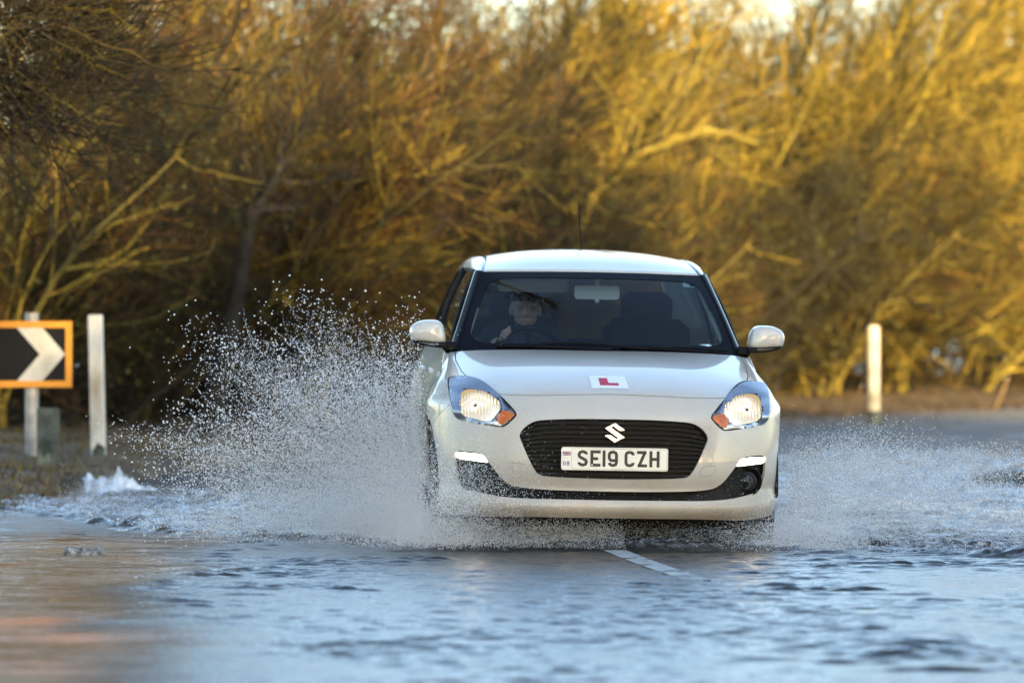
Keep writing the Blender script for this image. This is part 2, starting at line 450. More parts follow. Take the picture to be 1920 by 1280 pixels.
def flood():
    s = np.linspace(-1, 1, 270); s = np.sign(s) * (.62 * np.abs(s) + .38 * np.abs(s) ** 7)
    ys = [8.0]
    while ys[-1] < 47: ys.append(ys[-1] + (.12 if ys[-1] < 12.9 else .0145 if ys[-1] < 23.5 else .034 + .0028 * (ys[-1] - 23.5)))
    ys = np.array(ys)
    S, Y = np.meshgrid(s, ys)
    X = S * (.26 * Y + 3.2) / 1.0
    # bring the outer columns far out so that the sheet covers the whole flooded stretch
    X = np.sign(S) * np.where(np.abs(S) < .72, np.abs(X), np.abs(X) + (np.abs(S) - .72) ** 2 * 160)
    H, back, calm = water_h(X, Y)
    me = mesh_np('flood_water', np.stack([X, Y, H], -1).reshape(-1, 3), grid_faces(len(ys), len(s)))
    a = me.attributes.new('churn', 'FLOAT', 'POINT'); a.data.foreach_set('value', back.ravel().astype(np.float32))
    a = me.attributes.new('calm', 'FLOAT', 'POINT'); a.data.foreach_set('value', calm.ravel().astype(np.float32))
    a = me.attributes.new('pool', 'FLOAT', 'POINT'); a.data.foreach_set('value', np.maximum(calm, back * .7).ravel().astype(np.float32))
    m = bpy.data.materials.new('flood_water'); m.use_nodes = True
    nt = m.node_tree; p = nt.nodes['Principled BSDF']; out = nt.nodes['Material Output']
    tc = nd(m, 'ShaderNodeTexCoord')
    mp = nd(m, 'ShaderNodeMapping'); mp.inputs['Scale'].default_value = (1, .8, 1); lk(m, tc.outputs['Object'], mp.inputs[0])
    n = nd(m, 'ShaderNodeTexNoise', Scale=55., Detail=3.); lk(m, mp.outputs[0], n.inputs['Vector'])
    b = nd(m, 'ShaderNodeBump', Strength=.6, Distance=.008); lk(m, n.outputs['Fac'], b.inputs['Height'])
    t = nd(m, 'ShaderNodeBsdfTransparent'); t.inputs[0].default_value = (.60, .57, .52, 1)
    # muddy body of the water, thin; the bank's golden reflection coloured into calm parts
    d = nd(m, 'ShaderNodeBsdfDiffuse'); dm = nd(m, 'ShaderNodeMix', data_type='RGBA'); dm.inputs[6].default_value = (.040, .038, .036, 1); dm.inputs[7].default_value = (.32, .13, .013, 1); am = nd(m, 'ShaderNodeAttribute', attribute_name='calm'); lk(m, am.outputs['Fac'], dm.inputs[0]); lk(m, dm.outputs[2], d.inputs[0])
    at = nd(m, 'ShaderNodeAttribute', attribute_name='churn')
    n2 = nd(m, 'ShaderNodeTexNoise', Scale=26., Detail=8.); n2.inputs['Roughness'].default_value = .7
    lk(m, tc.outputs['Object'], n2.inputs['Vector'])
    fm = nd(m, 'ShaderNodeMapRange'); fm.inputs['From Min'].default_value = .46; fm.inputs['From Max'].default_value = .72
    lk(m, n2.outputs['Fac'], fm.inputs['Value'])
    foam = nd(m, 'ShaderNodeMath', operation='MULTIPLY'); lk(m, at.outputs['Fac'], foam.inputs[0]); lk(m, fm.outputs[0], foam.inputs[1])
    md = nd(m, 'ShaderNodeMixShader'); mf = nd(m, 'ShaderNodeMapRange'); mf.inputs['To Min'].default_value = .45; mf.inputs['To Max'].default_value = .92; lk(m, am.outputs['Fac'], mf.inputs['Value']); lk(m, mf.outputs[0], md.inputs[0]); lk(m, t.outputs[0], md.inputs[1]); lk(m, d.outputs[0], md.inputs[2])
    g = nd(m, 'ShaderNodeBsdfGlossy'); ap = nd(m, 'ShaderNodeAttribute', attribute_name='pool'); rg = nd(m, 'ShaderNodeMapRange'); rg.inputs['To Min'].default_value = .22; rg.inputs['To Max'].default_value = .05; lk(m, ap.outputs['Fac'], rg.inputs['Value']); lk(m, rg.outputs[0], g.inputs['Roughness']); lk(m, b.outputs[0], g.inputs['Normal'])
    f = nd(m, 'ShaderNodeFresnel', IOR=1.333); lk(m, b.outputs[0], f.inputs['Normal'])
    x = nd(m, 'ShaderNodeMixShader'); lk(m, f.outputs[0], x.inputs[0]); lk(m, md.outputs[0], x.inputs[1]); lk(m, g.outputs[0], x.inputs[2])
    fd = nd(m, 'ShaderNodeBsdfDiffuse'); fd.inputs[0].default_value = (.62, .63, .64, 1)
    fx = nd(m, 'ShaderNodeMixShader'); lk(m, foam.outputs[0], fx.inputs[0]); lk(m, x.outputs[0], fx.inputs[1]); lk(m, fd.outputs[0], fx.inputs[2])
    lk(m, fx.outputs[0], out.inputs['Surface'])
    nt.nodes.remove(p)
    M['water'] = m
    return tag(link('flood_water', me, None, m), 'rippled flood water lying over the road', None, None, 'structure')
flood()
v = [(-60, 74, -.06), (90, 74, -.06), (90, 420, -.06), (-60, 420, -.06)]
tag(link('flooded_field', mesh_np('flooded_field', v, [[0, 1, 2, 3]], False), None, M['water']), 'flooded field beyond the thicket', None, None, 'structure')

# ------------------------------------------------------------------ bare winter trees and scrub
PAL = {  # low shade put into rust, olive and dark; sunlight into gold
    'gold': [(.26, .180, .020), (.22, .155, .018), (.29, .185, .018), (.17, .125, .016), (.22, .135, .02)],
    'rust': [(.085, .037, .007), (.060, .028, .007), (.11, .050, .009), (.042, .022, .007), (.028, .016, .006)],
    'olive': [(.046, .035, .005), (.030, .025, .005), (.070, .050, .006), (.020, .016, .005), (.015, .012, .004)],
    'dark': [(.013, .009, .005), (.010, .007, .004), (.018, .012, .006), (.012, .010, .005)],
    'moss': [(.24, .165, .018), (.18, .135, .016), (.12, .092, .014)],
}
def nrm(a): return a / (np.linalg.norm(a, axis=-1, keepdims=True) + 1e-9)

def sprout(r, P, R, count, t0, t1, length, nseg, ang, up, curl, rr, rmin, lean=(0, 0, 0)):
    n, k1, _ = P.shape; k = k1 - 1
    pid = np.repeat(np.arange(n), count); m = len(pid)
    t = r.uniform(t0, t1, m) * k; i = np.minimum(t.astype(int), k - 1); f = (t - i)[:, None]
    o = P[pid, i] * (1 - f) + P[pid, i + 1] * f
    pr = R[pid, i] * (1 - f[:, 0]) + R[pid, i + 1] * f[:, 0]
    tan = nrm(P[pid, i + 1] - P[pid, i])
    rnd = r.normal(size=(m, 3)); side = nrm(rnd - tan * (rnd * tan).sum(1, keepdims=True))
    a = np.radians(r.uniform(*ang, m))[:, None]
    d = nrm(tan * np.cos(a) + side * np.sin(a))
    L = r.uniform(*length, m) * (1 - .45 * (t / k))
    Q = np.zeros((m, nseg + 1, 3)); Q[:, 0] = o
    bias = np.array([lean[0], lean[1], lean[2] + up])
    for j in range(nseg):
        d = nrm(d + r.normal(size=(m, 3)) * curl + bias)
        Q[:, j + 1] = Q[:, j] + d * (L / nseg)[:, None]
    r0 = np.maximum(pr * rr, rmin)[:, None]
    return Q, np.maximum(r0 * np.linspace(1, .35, nseg + 1)[None], rmin * .7), pid

def tubes(P, R, sides, tint, r):
    n, k, _ = P.shape
    T = nrm(np.gradient(P, axis=1))
    ref = nrm(r.normal(size=(n, 1, 3)))
    A = nrm(np.cross(T, np.broadcast_to(ref, T.shape))); B = np.cross(T, A)
    w = 2 * PI * np.arange(sides) / sides
    V = P[:, :, None] + R[:, :, None, None] * (A[:, :, None] * np.cos(w)[None, None, :, None] + B[:, :, None] * np.sin(w)[None, None, :, None])
    i = np.arange(n)[:, None, None] * k * sides; a = np.arange(k - 1)[None, :, None] * sides; s = np.arange(sides)[None, None]
    s2 = (s + 1) % sides
    F = np.stack(np.broadcast_arrays(i + a + s, i + a + s2, i + a + sides + s2, i + a + sides + s), -1).reshape(-1, 4)
    C = np.repeat(tint, k * sides, axis=0)
    return V.reshape(-1, 3), F, C

def pick(r, pal, n, j=.22):
    c = np.array(PAL[pal])[r.randint(0, len(PAL[pal]), n)]
    return c * np.exp(r.normal(size=(n, 1)) * j)

def stack(parts):
    V = []; F = []; C = []; o = 0
    for v, f, c in parts:
        V.append(v); F.append(f + o); C.append(c); o += len(v)
    return np.concatenate(V), np.concatenate(F), np.concatenate(C)

def stems_from(r, n, H, spread, rad, nseg, lean, curl=.12, base=.35):
    P = np.zeros((n, nseg + 1, 3)); P[:, 0, :2] = r.normal(size=(n, 2)) * base
    P[:, 0, 2] = -.15
    az = r.uniform(0, 2 * PI, n); out = r.uniform(.15, 1, n) * spread
    d = nrm(np.stack([np.cos(az) * out + lean[0], np.sin(az) * out + lean[1], np.ones(n)], -1))
    L = H * r.uniform(.75, 1.1, n)
    for j in range(nseg):
        d = nrm(d + r.normal(size=(n, 3)) * curl + np.array([lean[0] * .12, lean[1] * .12, .05]))
        P[:, j + 1] = P[:, j] + d * (L / nseg)[:, None]
    R = rad * r.uniform(.6, 1.15, n)[:, None] * np.linspace(1, .28, nseg + 1)[None]
    return P, R

def bush(seed, n=6, H=5.0, spread=.55, rad=.05, lean=(.25, 0), pal=('olive', 'gold'), mid='moss', c1=11, c2=10, c3=6, len3=(.25, .6), up=.10, leaves=0, lsize=.036, P0=None, far=False):
    """returns the wood (stems and limbs) and the crown (shoots and twigs) as meshes"""
    r = np.random.RandomState(seed)
    if P0 is None: P, R = stems_from(r, n, H, spread, rad, 9, lean)
    else: P, R = P0
    l3 = (lean[0] * .12, lean[1] * .12, 0)
    Q1, S1, _ = sprout(r, P, R, c1, .12, .98, (H * .25, H * .5), 7, (25, 65), up * .4, .17, .62 if far else .5, .018 if far else .012, l3)
    Q2, S2, p2 = sprout(r, Q1, S1, c2, .1, 1, (.6, 1.5), 3 if far else 5, (20, 60), up * .7, .16, .55, .006, l3)
    Q3, S3, p3 = sprout(r, Q2, S2, c3, .1, 1, len3, 1 if far else 2, (15, 55), up, .18, .6, .0036, l3)
    wood = stack([tubes(P, R, 7, pick(r, mid, len(P)), r), tubes(Q1, S1, 3 if far else 5, pick(r, mid, len(Q1), .35), r)])
    c2t = pick(r, pal[0], len(Q2), .3); c2t[::3] = pick(r, pal[1], len(c2t[::3]), .3)
    c3t = c2t[p3] * np.exp(r.normal(size=(len(p3), 1)) * .2)
    parts = [tubes(Q2, S2, 3, c2t, r), tubes(Q3, S3, 3, c3t, r)]
    if leaves:
        i = r.randint(0, len(Q2), leaves); k = r.randint(0, Q2.shape[1], leaves)
        c = Q2[i, k] + r.normal(size=(leaves, 3)) * lsize * 1.4
        a = nrm(r.normal(size=(leaves, 3))); b = nrm(np.cross(a, r.normal(size=(leaves, 3))))
        s = r.uniform(.6, 1.4, leaves)[:, None] * lsize
        V = np.stack([c - a * s, c + b * s * .6, c + a * s, c - b * s * .6], 1).reshape(-1, 3)
        F = np.arange(leaves * 4).reshape(-1, 4)
        parts.append((V, F, np.repeat(np.array([(.045, .042, .008)]) * np.exp(r.normal(size=(leaves, 1)) * .35), 4, 0)))
    crown = stack(parts)
    return wood, crown

m = M['bark'] = mat('bark', (.2, .15, .08), .85)
at = nd(m, 'ShaderNodeAttribute', attribute_name='tint')
tc = nd(m, 'ShaderNodeTexCoord'); nn = nd(m, 'ShaderNodeTexNoise', Scale=6., Detail=6.); lk(m, tc.outputs['Object'], nn.inputs['Vector'])
r1 = nd(m, 'ShaderNodeMapRange'); r1.inputs['To Min'].default_value = .45; r1.inputs['To Max'].default_value = 1.5; lk(m, nn.outputs['Fac'], r1.inputs['Value'])
vm = nd(m, 'ShaderNodeVectorMath', operation='SCALE'); lk(m, at.outputs['Color'], vm.inputs[0]); lk(m, r1.outputs[0], vm.inputs['Scale'])
lk(m, vm.outputs[0], m.node_tree.nodes['Principled BSDF'].inputs['Base Color'])
m = M['twig'] = mat('twigs', (.2, .15, .08), .75, 0, 0, .3)
at = nd(m, 'ShaderNodeAttribute', attribute_name='tint')
lk(m, at.outputs['Color'], m.node_tree.nodes['Principled BSDF'].inputs['Base Color'])

def proto(name, **kw):
    w, c = bush(**kw)
    return mesh_np(name + '_trunk', w[0], w[1], True, None, w[2]), mesh_np(name + '_crown', c[0], c[1], True, None, c[2])

def plant(name, pr, x, y, rz, sc, label, cat='shrub', group=None, tilt=0.0):
    z = float(ground_z(np.array(float(x)), np.array(float(y))))
    t = empty(name, (x, y, z)); t.rotation_euler = (0, tilt, rz); t.scale = (sc, sc, sc)
    link('trunk', pr[0], t, M['bark']); link('crown', pr[1], t, M['twig'])
    return tag(t, label, cat, group)

PR = {
    'gold': proto('golden', seed=21, n=7, H=5.2, spread=.55, lean=(.42, 0), pal=('gold', 'olive'), c1=12, c2=11, c3=6),
    'olive': proto('olive', seed=22, n=8, H=4.6, spread=.7, lean=(.30, 0), pal=('olive', 'rust'), c1=12, c2=11, c3=6, leaves=2500),
    'rust': proto('rusty', seed=23, n=8, H=5.0, spread=.5, lean=(.38, 0), pal=('rust', 'gold'), mid='olive', c1=12, c2=12, c3=6),
    'dark': proto('dark', seed=24, n=6, H=4.2, spread=.7, lean=(.2, 0), pal=('olive', 'dark'), mid='dark', c1=12, c2=11, c3=6, leaves=1500),
}
BANK = 'leafless shrubs along the edge of the flood'
def on(px, y): return (px - 960) / 8492 * y
SHRUBS = [  # dark and olive kinds stand where shade lies, shade in their colour
    # px in the photograph, distance, kind, turn, size, label
    (-60, 39.5, 'olive', .2, .80, 'dark olive scrub behind the left end of the chevron sign'),
    (90, 41.0, 'dark', -.3, .80, 'low dark shrub tangled behind the white post by the sign'),
    (235, 42.5, 'rust', .1, .92, 'rust brown shrub rising behind the gap right of the left white post'),
    (400, 43.5, 'dark', .4, .80, 'shady thin shrub wrapped round the leaning black trunk'),
    (560, 45.0, 'olive', -.2, .85, 'olive shrub standing above the top of the spray plume'),
    (700, 47.0, 'dark', .3, .72, 'dark brown shrub between the spray plume and the car roof'),
    (840, 49.0, 'olive', .0, .78, 'mossy shrub just beyond the left shoulder of the car roof'),
    (985, 51.0, 'dark', -.2, .66, 'shaded twiggy shrub just left of the car aerial'),
    (1130, 53.0, 'olive', .25, .66, 'olive shrub directly behind the car aerial'),
    (1270, 55.5, 'dark', .1, .70, 'brown shrub beyond the right end of the car roof'),
    (1400, 58.0, 'dark', -.3, .85, 'shaded shrub behind the right door mirror'),
    (1530, 60.0, 'olive', .15, .74, 'green tinged shrub between the door mirror and the right white post'),
    (1660, 62.5, 'olive', -.15, .80, 'mossy shrub right behind the sunlit cream post'),
    (1790, 65.0, 'gold', .2, .80, 'yellow lit shrub to the right of the sunlit cream post'),
    (1915, 67.5, 'gold', -.1, 1.0, 'brightest yellow shrub at the far right of the bank'),
]
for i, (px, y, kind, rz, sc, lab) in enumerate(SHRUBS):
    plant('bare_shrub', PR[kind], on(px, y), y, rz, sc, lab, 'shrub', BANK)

# the thicket behind: one tangled mass nobody could count
def thicket():
    r = np.random.RandomState(55)
    WP = []; CP = []
    rows = []
    for k in range(36):
        px = -130 + 2200 * (k + r.uniform(-.6, .6)) / 35; back = r.uniform(2.0, 13)
        y = 40 + (px + 60) / 1975 * 28 + back
        rows.append((px, y))
    rows += [(1330, 61.), (1440, 63.), (1560, 66.)]
    for k, (px, y) in enumerate(rows):
        u_ = r.rand()  # left palettes carry shade in their colour, right ones sunlight
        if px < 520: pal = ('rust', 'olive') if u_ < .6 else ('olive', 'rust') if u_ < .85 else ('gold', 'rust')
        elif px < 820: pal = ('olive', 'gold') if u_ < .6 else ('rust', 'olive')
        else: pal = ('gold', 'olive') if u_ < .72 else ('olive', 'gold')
        H = 1.07 + (617 / 8492) * y + .55 + r.uniform(-.5, .7)
        if 1480 < px < 1830: H *= .95
        if k >= 36: H = 7.2
        P, R = stems_from(r, 5, H, .5, .075, 8, (.35, 0), .12, .8)
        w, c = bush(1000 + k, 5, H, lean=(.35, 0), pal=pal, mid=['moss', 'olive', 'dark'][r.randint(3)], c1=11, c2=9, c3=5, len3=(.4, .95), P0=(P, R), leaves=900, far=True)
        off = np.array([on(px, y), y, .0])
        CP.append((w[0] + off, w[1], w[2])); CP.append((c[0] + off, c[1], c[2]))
    V, F, C = stack(CP)
    return tag(link('thicket', mesh_np('thicket', V, F, True, None, C), None, M['twig']), 'tangled mass of leafless undergrowth and scrub behind the front shrubs', 'thicket', None, 'stuff')
thicket()

def bramble():
    """low arching stems and dead leaves along the foot of the bank"""
    r = np.random.RandomState(77)
    n = 3200
    px = r.uniform(-250, 2200, n)
    y = 39 + (px + 60) / 1975 * 26.5 + r.gamma(2.0, 1.1, n)
    P = np.zeros((n, 7, 3)); P[:, 0, 0] = on(px, y); P[:, 0, 1] = y
    P[:, 0, 2] = ground_z(P[:, 0, 0], P[:, 0, 1]) - .03
    d = nrm(np.stack([r.normal(size=n) * .7 + .2, r.normal(size=n) * .5, r.uniform(.6, 1.5, n)], -1)); L = r.uniform(.5, 2.3, n)
    for j in range(6):
        d = nrm(d + r.normal(size=(n, 3)) * .14 + np.array([.03, 0, -.13]))
        P[:, j + 1] = P[:, j] + d * (L / 6)[:, None]
    P[:, :, 2] = np.maximum(P[:, :, 2], ground_z(P[:, :, 0], P[:, :, 1]))
    R = r.uniform(.003, .009, n)[:, None] * np.linspace(1, .5, 7)[None]
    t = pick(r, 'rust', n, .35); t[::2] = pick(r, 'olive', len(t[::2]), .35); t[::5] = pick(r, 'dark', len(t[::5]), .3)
    t = t * .6  # darkened to put the low shade into the stem colour
    parts = [tubes(P, R, 3, t, r)]
    k = 15000
    i = r.randint(0, n, k); c = P[i, r.randint(1, 7, k)] + r.normal(size=(k, 3)) * .04
    a = nrm(r.normal(size=(k, 3))); b = nrm(np.cross(a, r.normal(size=(k, 3)))); s = r.uniform(.02, .05, k)[:, None]
    V = np.stack([c - a * s, c + b * s * .6, c + a * s, c - b * s * .6], 1).reshape(-1, 3)
    parts.append((V, np.arange(k * 4).reshape(-1, 4), np.repeat(pick(r, 'olive', k, .4) * .45, 4, 0)))  # leaf colour darkened for the same low shade
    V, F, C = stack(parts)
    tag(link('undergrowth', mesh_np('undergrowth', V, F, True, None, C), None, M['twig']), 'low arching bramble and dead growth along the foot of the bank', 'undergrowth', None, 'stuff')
bramble()

def single_tree(name, label, path, r0, r1, seed, pal, mid, c1, c2, c3, lean=(.2, 0), H=4., cat='tree', len3=(.25, .6), t0=.1, limbs=()):
    r = np.random.RandomState(seed)
    path = np.array(path, float); base = path[0].copy()
    k = 10; tt = np.linspace(0, len(path) - 1, k + 1)
    P = np.stack([np.interp(tt, np.arange(len(path)), path[:, j] - base[j]) for j in range(3)], -1)[None]
    P[:, 1:-1] += r.normal(size=(1, k - 1, 3)) * .03
    R = np.linspace(r0, r1, k + 1)[None]
    for lb in limbs:
        lb = np.array(lb, float) - base; tl = np.linspace(0, len(lb) - 1, k + 1)
        P = np.concatenate([P, np.stack([np.interp(tl, np.arange(len(lb)), lb[:, j]) for j in range(3)], -1)[None] + r.normal(size=(1, k + 1, 3)) * .03])
        R = np.concatenate([R, np.linspace(r0 * .4, .012, k + 1)[None]])
    w, c = bush(seed, 1, H, lean=lean, pal=pal, mid=mid, c1=c1, c2=c2, c3=c3, P0=(P, R), len3=len3)
    t = empty(name, tuple(base))
    link('trunk', mesh_np(name + '_trunk', w[0], w[1], True, None, w[2]), t, M['bark'])
    link('crown', mesh_np(name + '_crown', c[0], c[1], True, None, c[2]), t, M['twig'])
    return tag(t, label, cat)
# trees that stand out of the thicket
single_tree('leaning_tree', 'black leaning trunk with thin branches beyond the left splash', [(on(385, 40.4), 40.4, 0), (on(418, 40.4), 40.4, 1.1), (on(462, 40.4), 40.4, 1.75), (on(505, 40.5), 40.5, 2.35), (on(530, 40.8), 40.8, 2.65), (on(550, 41.0), 41.0, 2.9)],
            .11, .012, 301, ('dark', 'olive'), 'dark', 12, 6, 4, H=2.6)
single_tree('mossy_tree', 'thick sunlit yellow trunk with forked limbs above the car aerial', [(on(1075, 59), 59, 0), (on(1090, 59), 59, 2.2), (on(1120, 59), 59, 3.4), (on(1150, 59), 59, 4.6), (on(1165, 59), 59, 6.4), (on(1190, 59), 59, 8.)],
            .26, .12, 302, ('gold', 'rust'), 'moss', 26, 8, 5, H=3.6)
single_tree('sunlit_tree', 'tall golden trunk at the upper right, left one of a close pair', [(on(1830, 75), 75, 0), (on(1845, 75), 75, 3), (on(1862, 75), 75, 5), (on(1875, 75), 75, 8), (on(1880, 75), 75, 11)],
            .24, .12, 303, ('gold', 'olive'), 'moss', 24, 8, 5, H=3.6)
single_tree('sunlit_tree', 'tall golden trunk at the upper right, right one of a close pair', [(on(1905, 76.5), 76.5, 0), (on(1908, 76.5), 76.5, 3), (on(1912, 76.5), 76.5, 5), (on(1922, 76.5), 76.5, 8), (on(1930, 76.5), 76.5, 11)],
            .22, .11, 304, ('gold', 'olive'), 'moss', 22, 8, 5, H=3.6)
single_tree('slanting_tree', 'slim yellow limbed tree slanting right over the car roof', [(on(960, 55), 55, 0), (on(1010, 55), 55, 1.0), (on(1100, 55), 55, 2.0), (on(1215, 55), 55, 3.2), (on(1330, 55), 55, 4.6)],
            .085, .04, 305, ('gold', 'olive'), 'moss', 20, 8, 5, lean=(.5, 0), H=3.4)
single_tree('arching_tree', 'golden arching limbs bending right behind the aerial and roof', [(on(1040, 52.5), 52.5, 0), (on(1060, 52.5), 52.5, 1.6), (on(1110, 52.4), 52.4, 2.6), (on(1200, 52.3), 52.3, 3.1), (on(1330, 52.2), 52.2, 3.35), (on(1420, 52.2), 52.2, 3.2)],
            .075, .03, 311, ('gold', 'olive'), 'moss', 12, 6, 4, lean=(.4, 0), H=2.6)
single_tree('arching_tree', 'mossy limbs arching left over the right door mirror', [(on(1575, 66), 66, 0), (on(1590, 66), 66, 1.3), (on(1555, 66), 66, 2.7), (on(1460, 66), 66, 3.5), (on(1370, 66), 66, 3.4)],
            .075, .03, 312, ('gold', 'olive'), 'moss', 12, 6, 4, lean=(-.2, 0), H=2.6)
single_tree('arching_tree', 'pale arching limbs over the brown shrub left of the roof', [(on(560, 46), 46, 0), (on(600, 46), 46, 1.3), (on(690, 46), 46, 2.5), (on(820, 46), 46, 3.3), (on(960, 46), 46, 3.2)],
            .06, .025, 306, ('olive', 'rust'), 'olive', 18, 7, 5, lean=(.4, 0), H=3.0)
single_tree('overhanging_tree', 'dark twiggy tree reaching in at the upper left corner', [(-5.3, 29.5, 0), (-5.0, 29.4, 2.2), (-4.4, 29.0, 4.2), (-3.3, 28.3, 6.0), (-1.8, 27.2, 7.6), (-.2, 26.0, 9.0)],
            .16, .06, 307, ('dark', 'olive'), 'dark', 20, 11, 6, lean=(.35, -.1), H=3.0,
            limbs=([(-4.95, 29.4, 2.6), (-4.1, 29.4, 3.3), (-3.3, 29.3, 3.8), (-2.75, 29.3, 4.1)], [(-5.0, 29.5, 1.8), (-4.2, 29.6, 2.5), (-3.5, 29.6, 2.75), (-3.0, 29.6, 2.7)], [(-4.9, 29.3, 2.8), (-4.0, 29.2, 3.0), (-3.5, 29.1, 3.1), (-3.1, 29.0, 3.3)]))

# bare trees at the roadside behind the photographer: they shade the road and show in the windscreen
w, c = bush(401, 3, 9.5, .30, .15, (.05, 0), ('dark', 'rust'), 'dark', 15, 11, 8, (.5, 1.0), .08)
big = (mesh_np('roadside_trunk', w[0], w[1], True, None, w[2]), mesh_np('roadside_crown', c[0], c[1], True, None, c[2]))
for x, y, rz, sc, lab in ((-9.5, 8.0, 0, 1.0, 'bare tree well back on the verge left of the photographer'), (-6.5, -4.0, .9, .95, 'bare tree behind the left shoulder of the photographer'), (.5, -7.0, 1.3, 1.1, 'bare tree straight behind the photographer')):
    plant('roadside_tree', big, x, y, rz, sc, lab, 'tree')
# unseen tree belt added behind the photographer, sized to shade car and low bank
w, c = bush(402, 4, 12.5, .30, .17, (.0, 0), ('dark', 'olive'), 'dark', 14, 9, 4, (.5, 1.0), .08, 9000, .13)
belt = (mesh_np('shade_trunk', w[0], w[1], True, None, w[2]), mesh_np('shade_crown', c[0], c[1], True, None, c[2]))
for i, (x, sc) in enumerate(((9.6, .82), (12, .92), (14.4, 1.0), (16.8, 1.08), (19.4, 1.2), (22, 1.28), (24.8, 1.34), (27.4, 1.34), (29.6, 1.02))):
    plant('shade_tree', belt, x, -8.5 - .9 * (i % 2), 1.7 * i, sc, 'unseen leafy tree added behind the photographer for shade', 'tree', 'added shade trees behind the photographer')

# dead grass on the verge, and the weedy clump in the water
def grass(name, label, pts, n, hgt, seed, pal=('rust', 'olive'), tone=.9):
    r = np.random.RandomState(seed); V = []
    c = np.array(pts)[r.randint(0, len(pts), n)]
    x = c[:, 0] + r.normal(size=n) * c[:, 2]; y = c[:, 1] + r.normal(size=n) * c[:, 3]
    z = ground_z(x, y); ok = z > -.055; x, y, z = x[ok], y[ok], z[ok]; n = len(x)
    P = np.zeros((n, 4, 3)); P[:, 0] = np.stack([x, y, z - .01], -1)
    d = nrm(np.stack([r.normal(size=n) * .6, r.normal(size=n) * .6, np.ones(n)], -1)); L = r.uniform(.4, 1.1, n) * hgt
    for j in range(3):
        d = nrm(d + r.normal(size=(n, 3)) * .22 + np.array([0, 0, -.12])); P[:, j + 1] = P[:, j] + d * (L / 3)[:, None]
    R = np.broadcast_to(np.array([.0032, .0028, .002, .0008]), (n, 4))
    t = pick(r, pal[0], n, .3); t[::2] = pick(r, pal[1], len(t[::2]), .3)
    V, F, C = tubes(P, R, 3, t * tone, r)
    return tag(link(name, mesh_np(name, V, F, True, None, C), None, M['twig']), label, 'grass', None, 'stuff')
grass('verge_grass', 'short dead grass and debris on the wet verge below the sign', [(-3.6, 34.5, .9, 2.2), (-3.3, 30.5, .6, 1.2), (-3.0, 28.5, .35, .9), (-2.3, 36.5, .9, 1.5), (-3.9, 37, .7, 1.0), (-1.3, 38.5, .9, .8), (-3.15, 27.0, .25, .5)], 5200, .11, 91, ('rust', 'gold'), .75)
grass('far_grass', 'brown dead grass along the far road edge under the shrubs', [(5.2, 57, 1.5, 1.5), (3.2, 53.5, 1.2, 1.5), (7.5, 62, 1.5, 2), (1.5, 49, 1.2, 1.5), (.2, 45, 1, 1.5)], 3600, .22, 92, ('rust', 'dark'))
# ------------------------------------------------------------------ the car: one surface for front, wings and sides, cut into panels
def nat(n):
    A = np.zeros((n, n)); B = np.zeros((n, n)); A[0, 0] = A[-1, -1] = 1
    for i in range(1, n - 1):
        A[i, i - 1] = A[i, i + 1] = 1; A[i, i] = 4
        B[i, i - 1] = B[i, i + 1] = 6; B[i, i] = -12
    return np.linalg.solve(A, B)
def basis(t, n, D):
    i = np.clip(np.floor(t).astype(int), 0, n - 2); f = t - i; g = 1 - f
    W = np.zeros((len(t), n)); a = np.arange(len(t))
    W[a, i] += g; W[a, i + 1] += f
    return W + (((g ** 3 - g) / 6)[:, None] * D[i] + ((f ** 3 - f) / 6)[:, None] * D[i + 1])

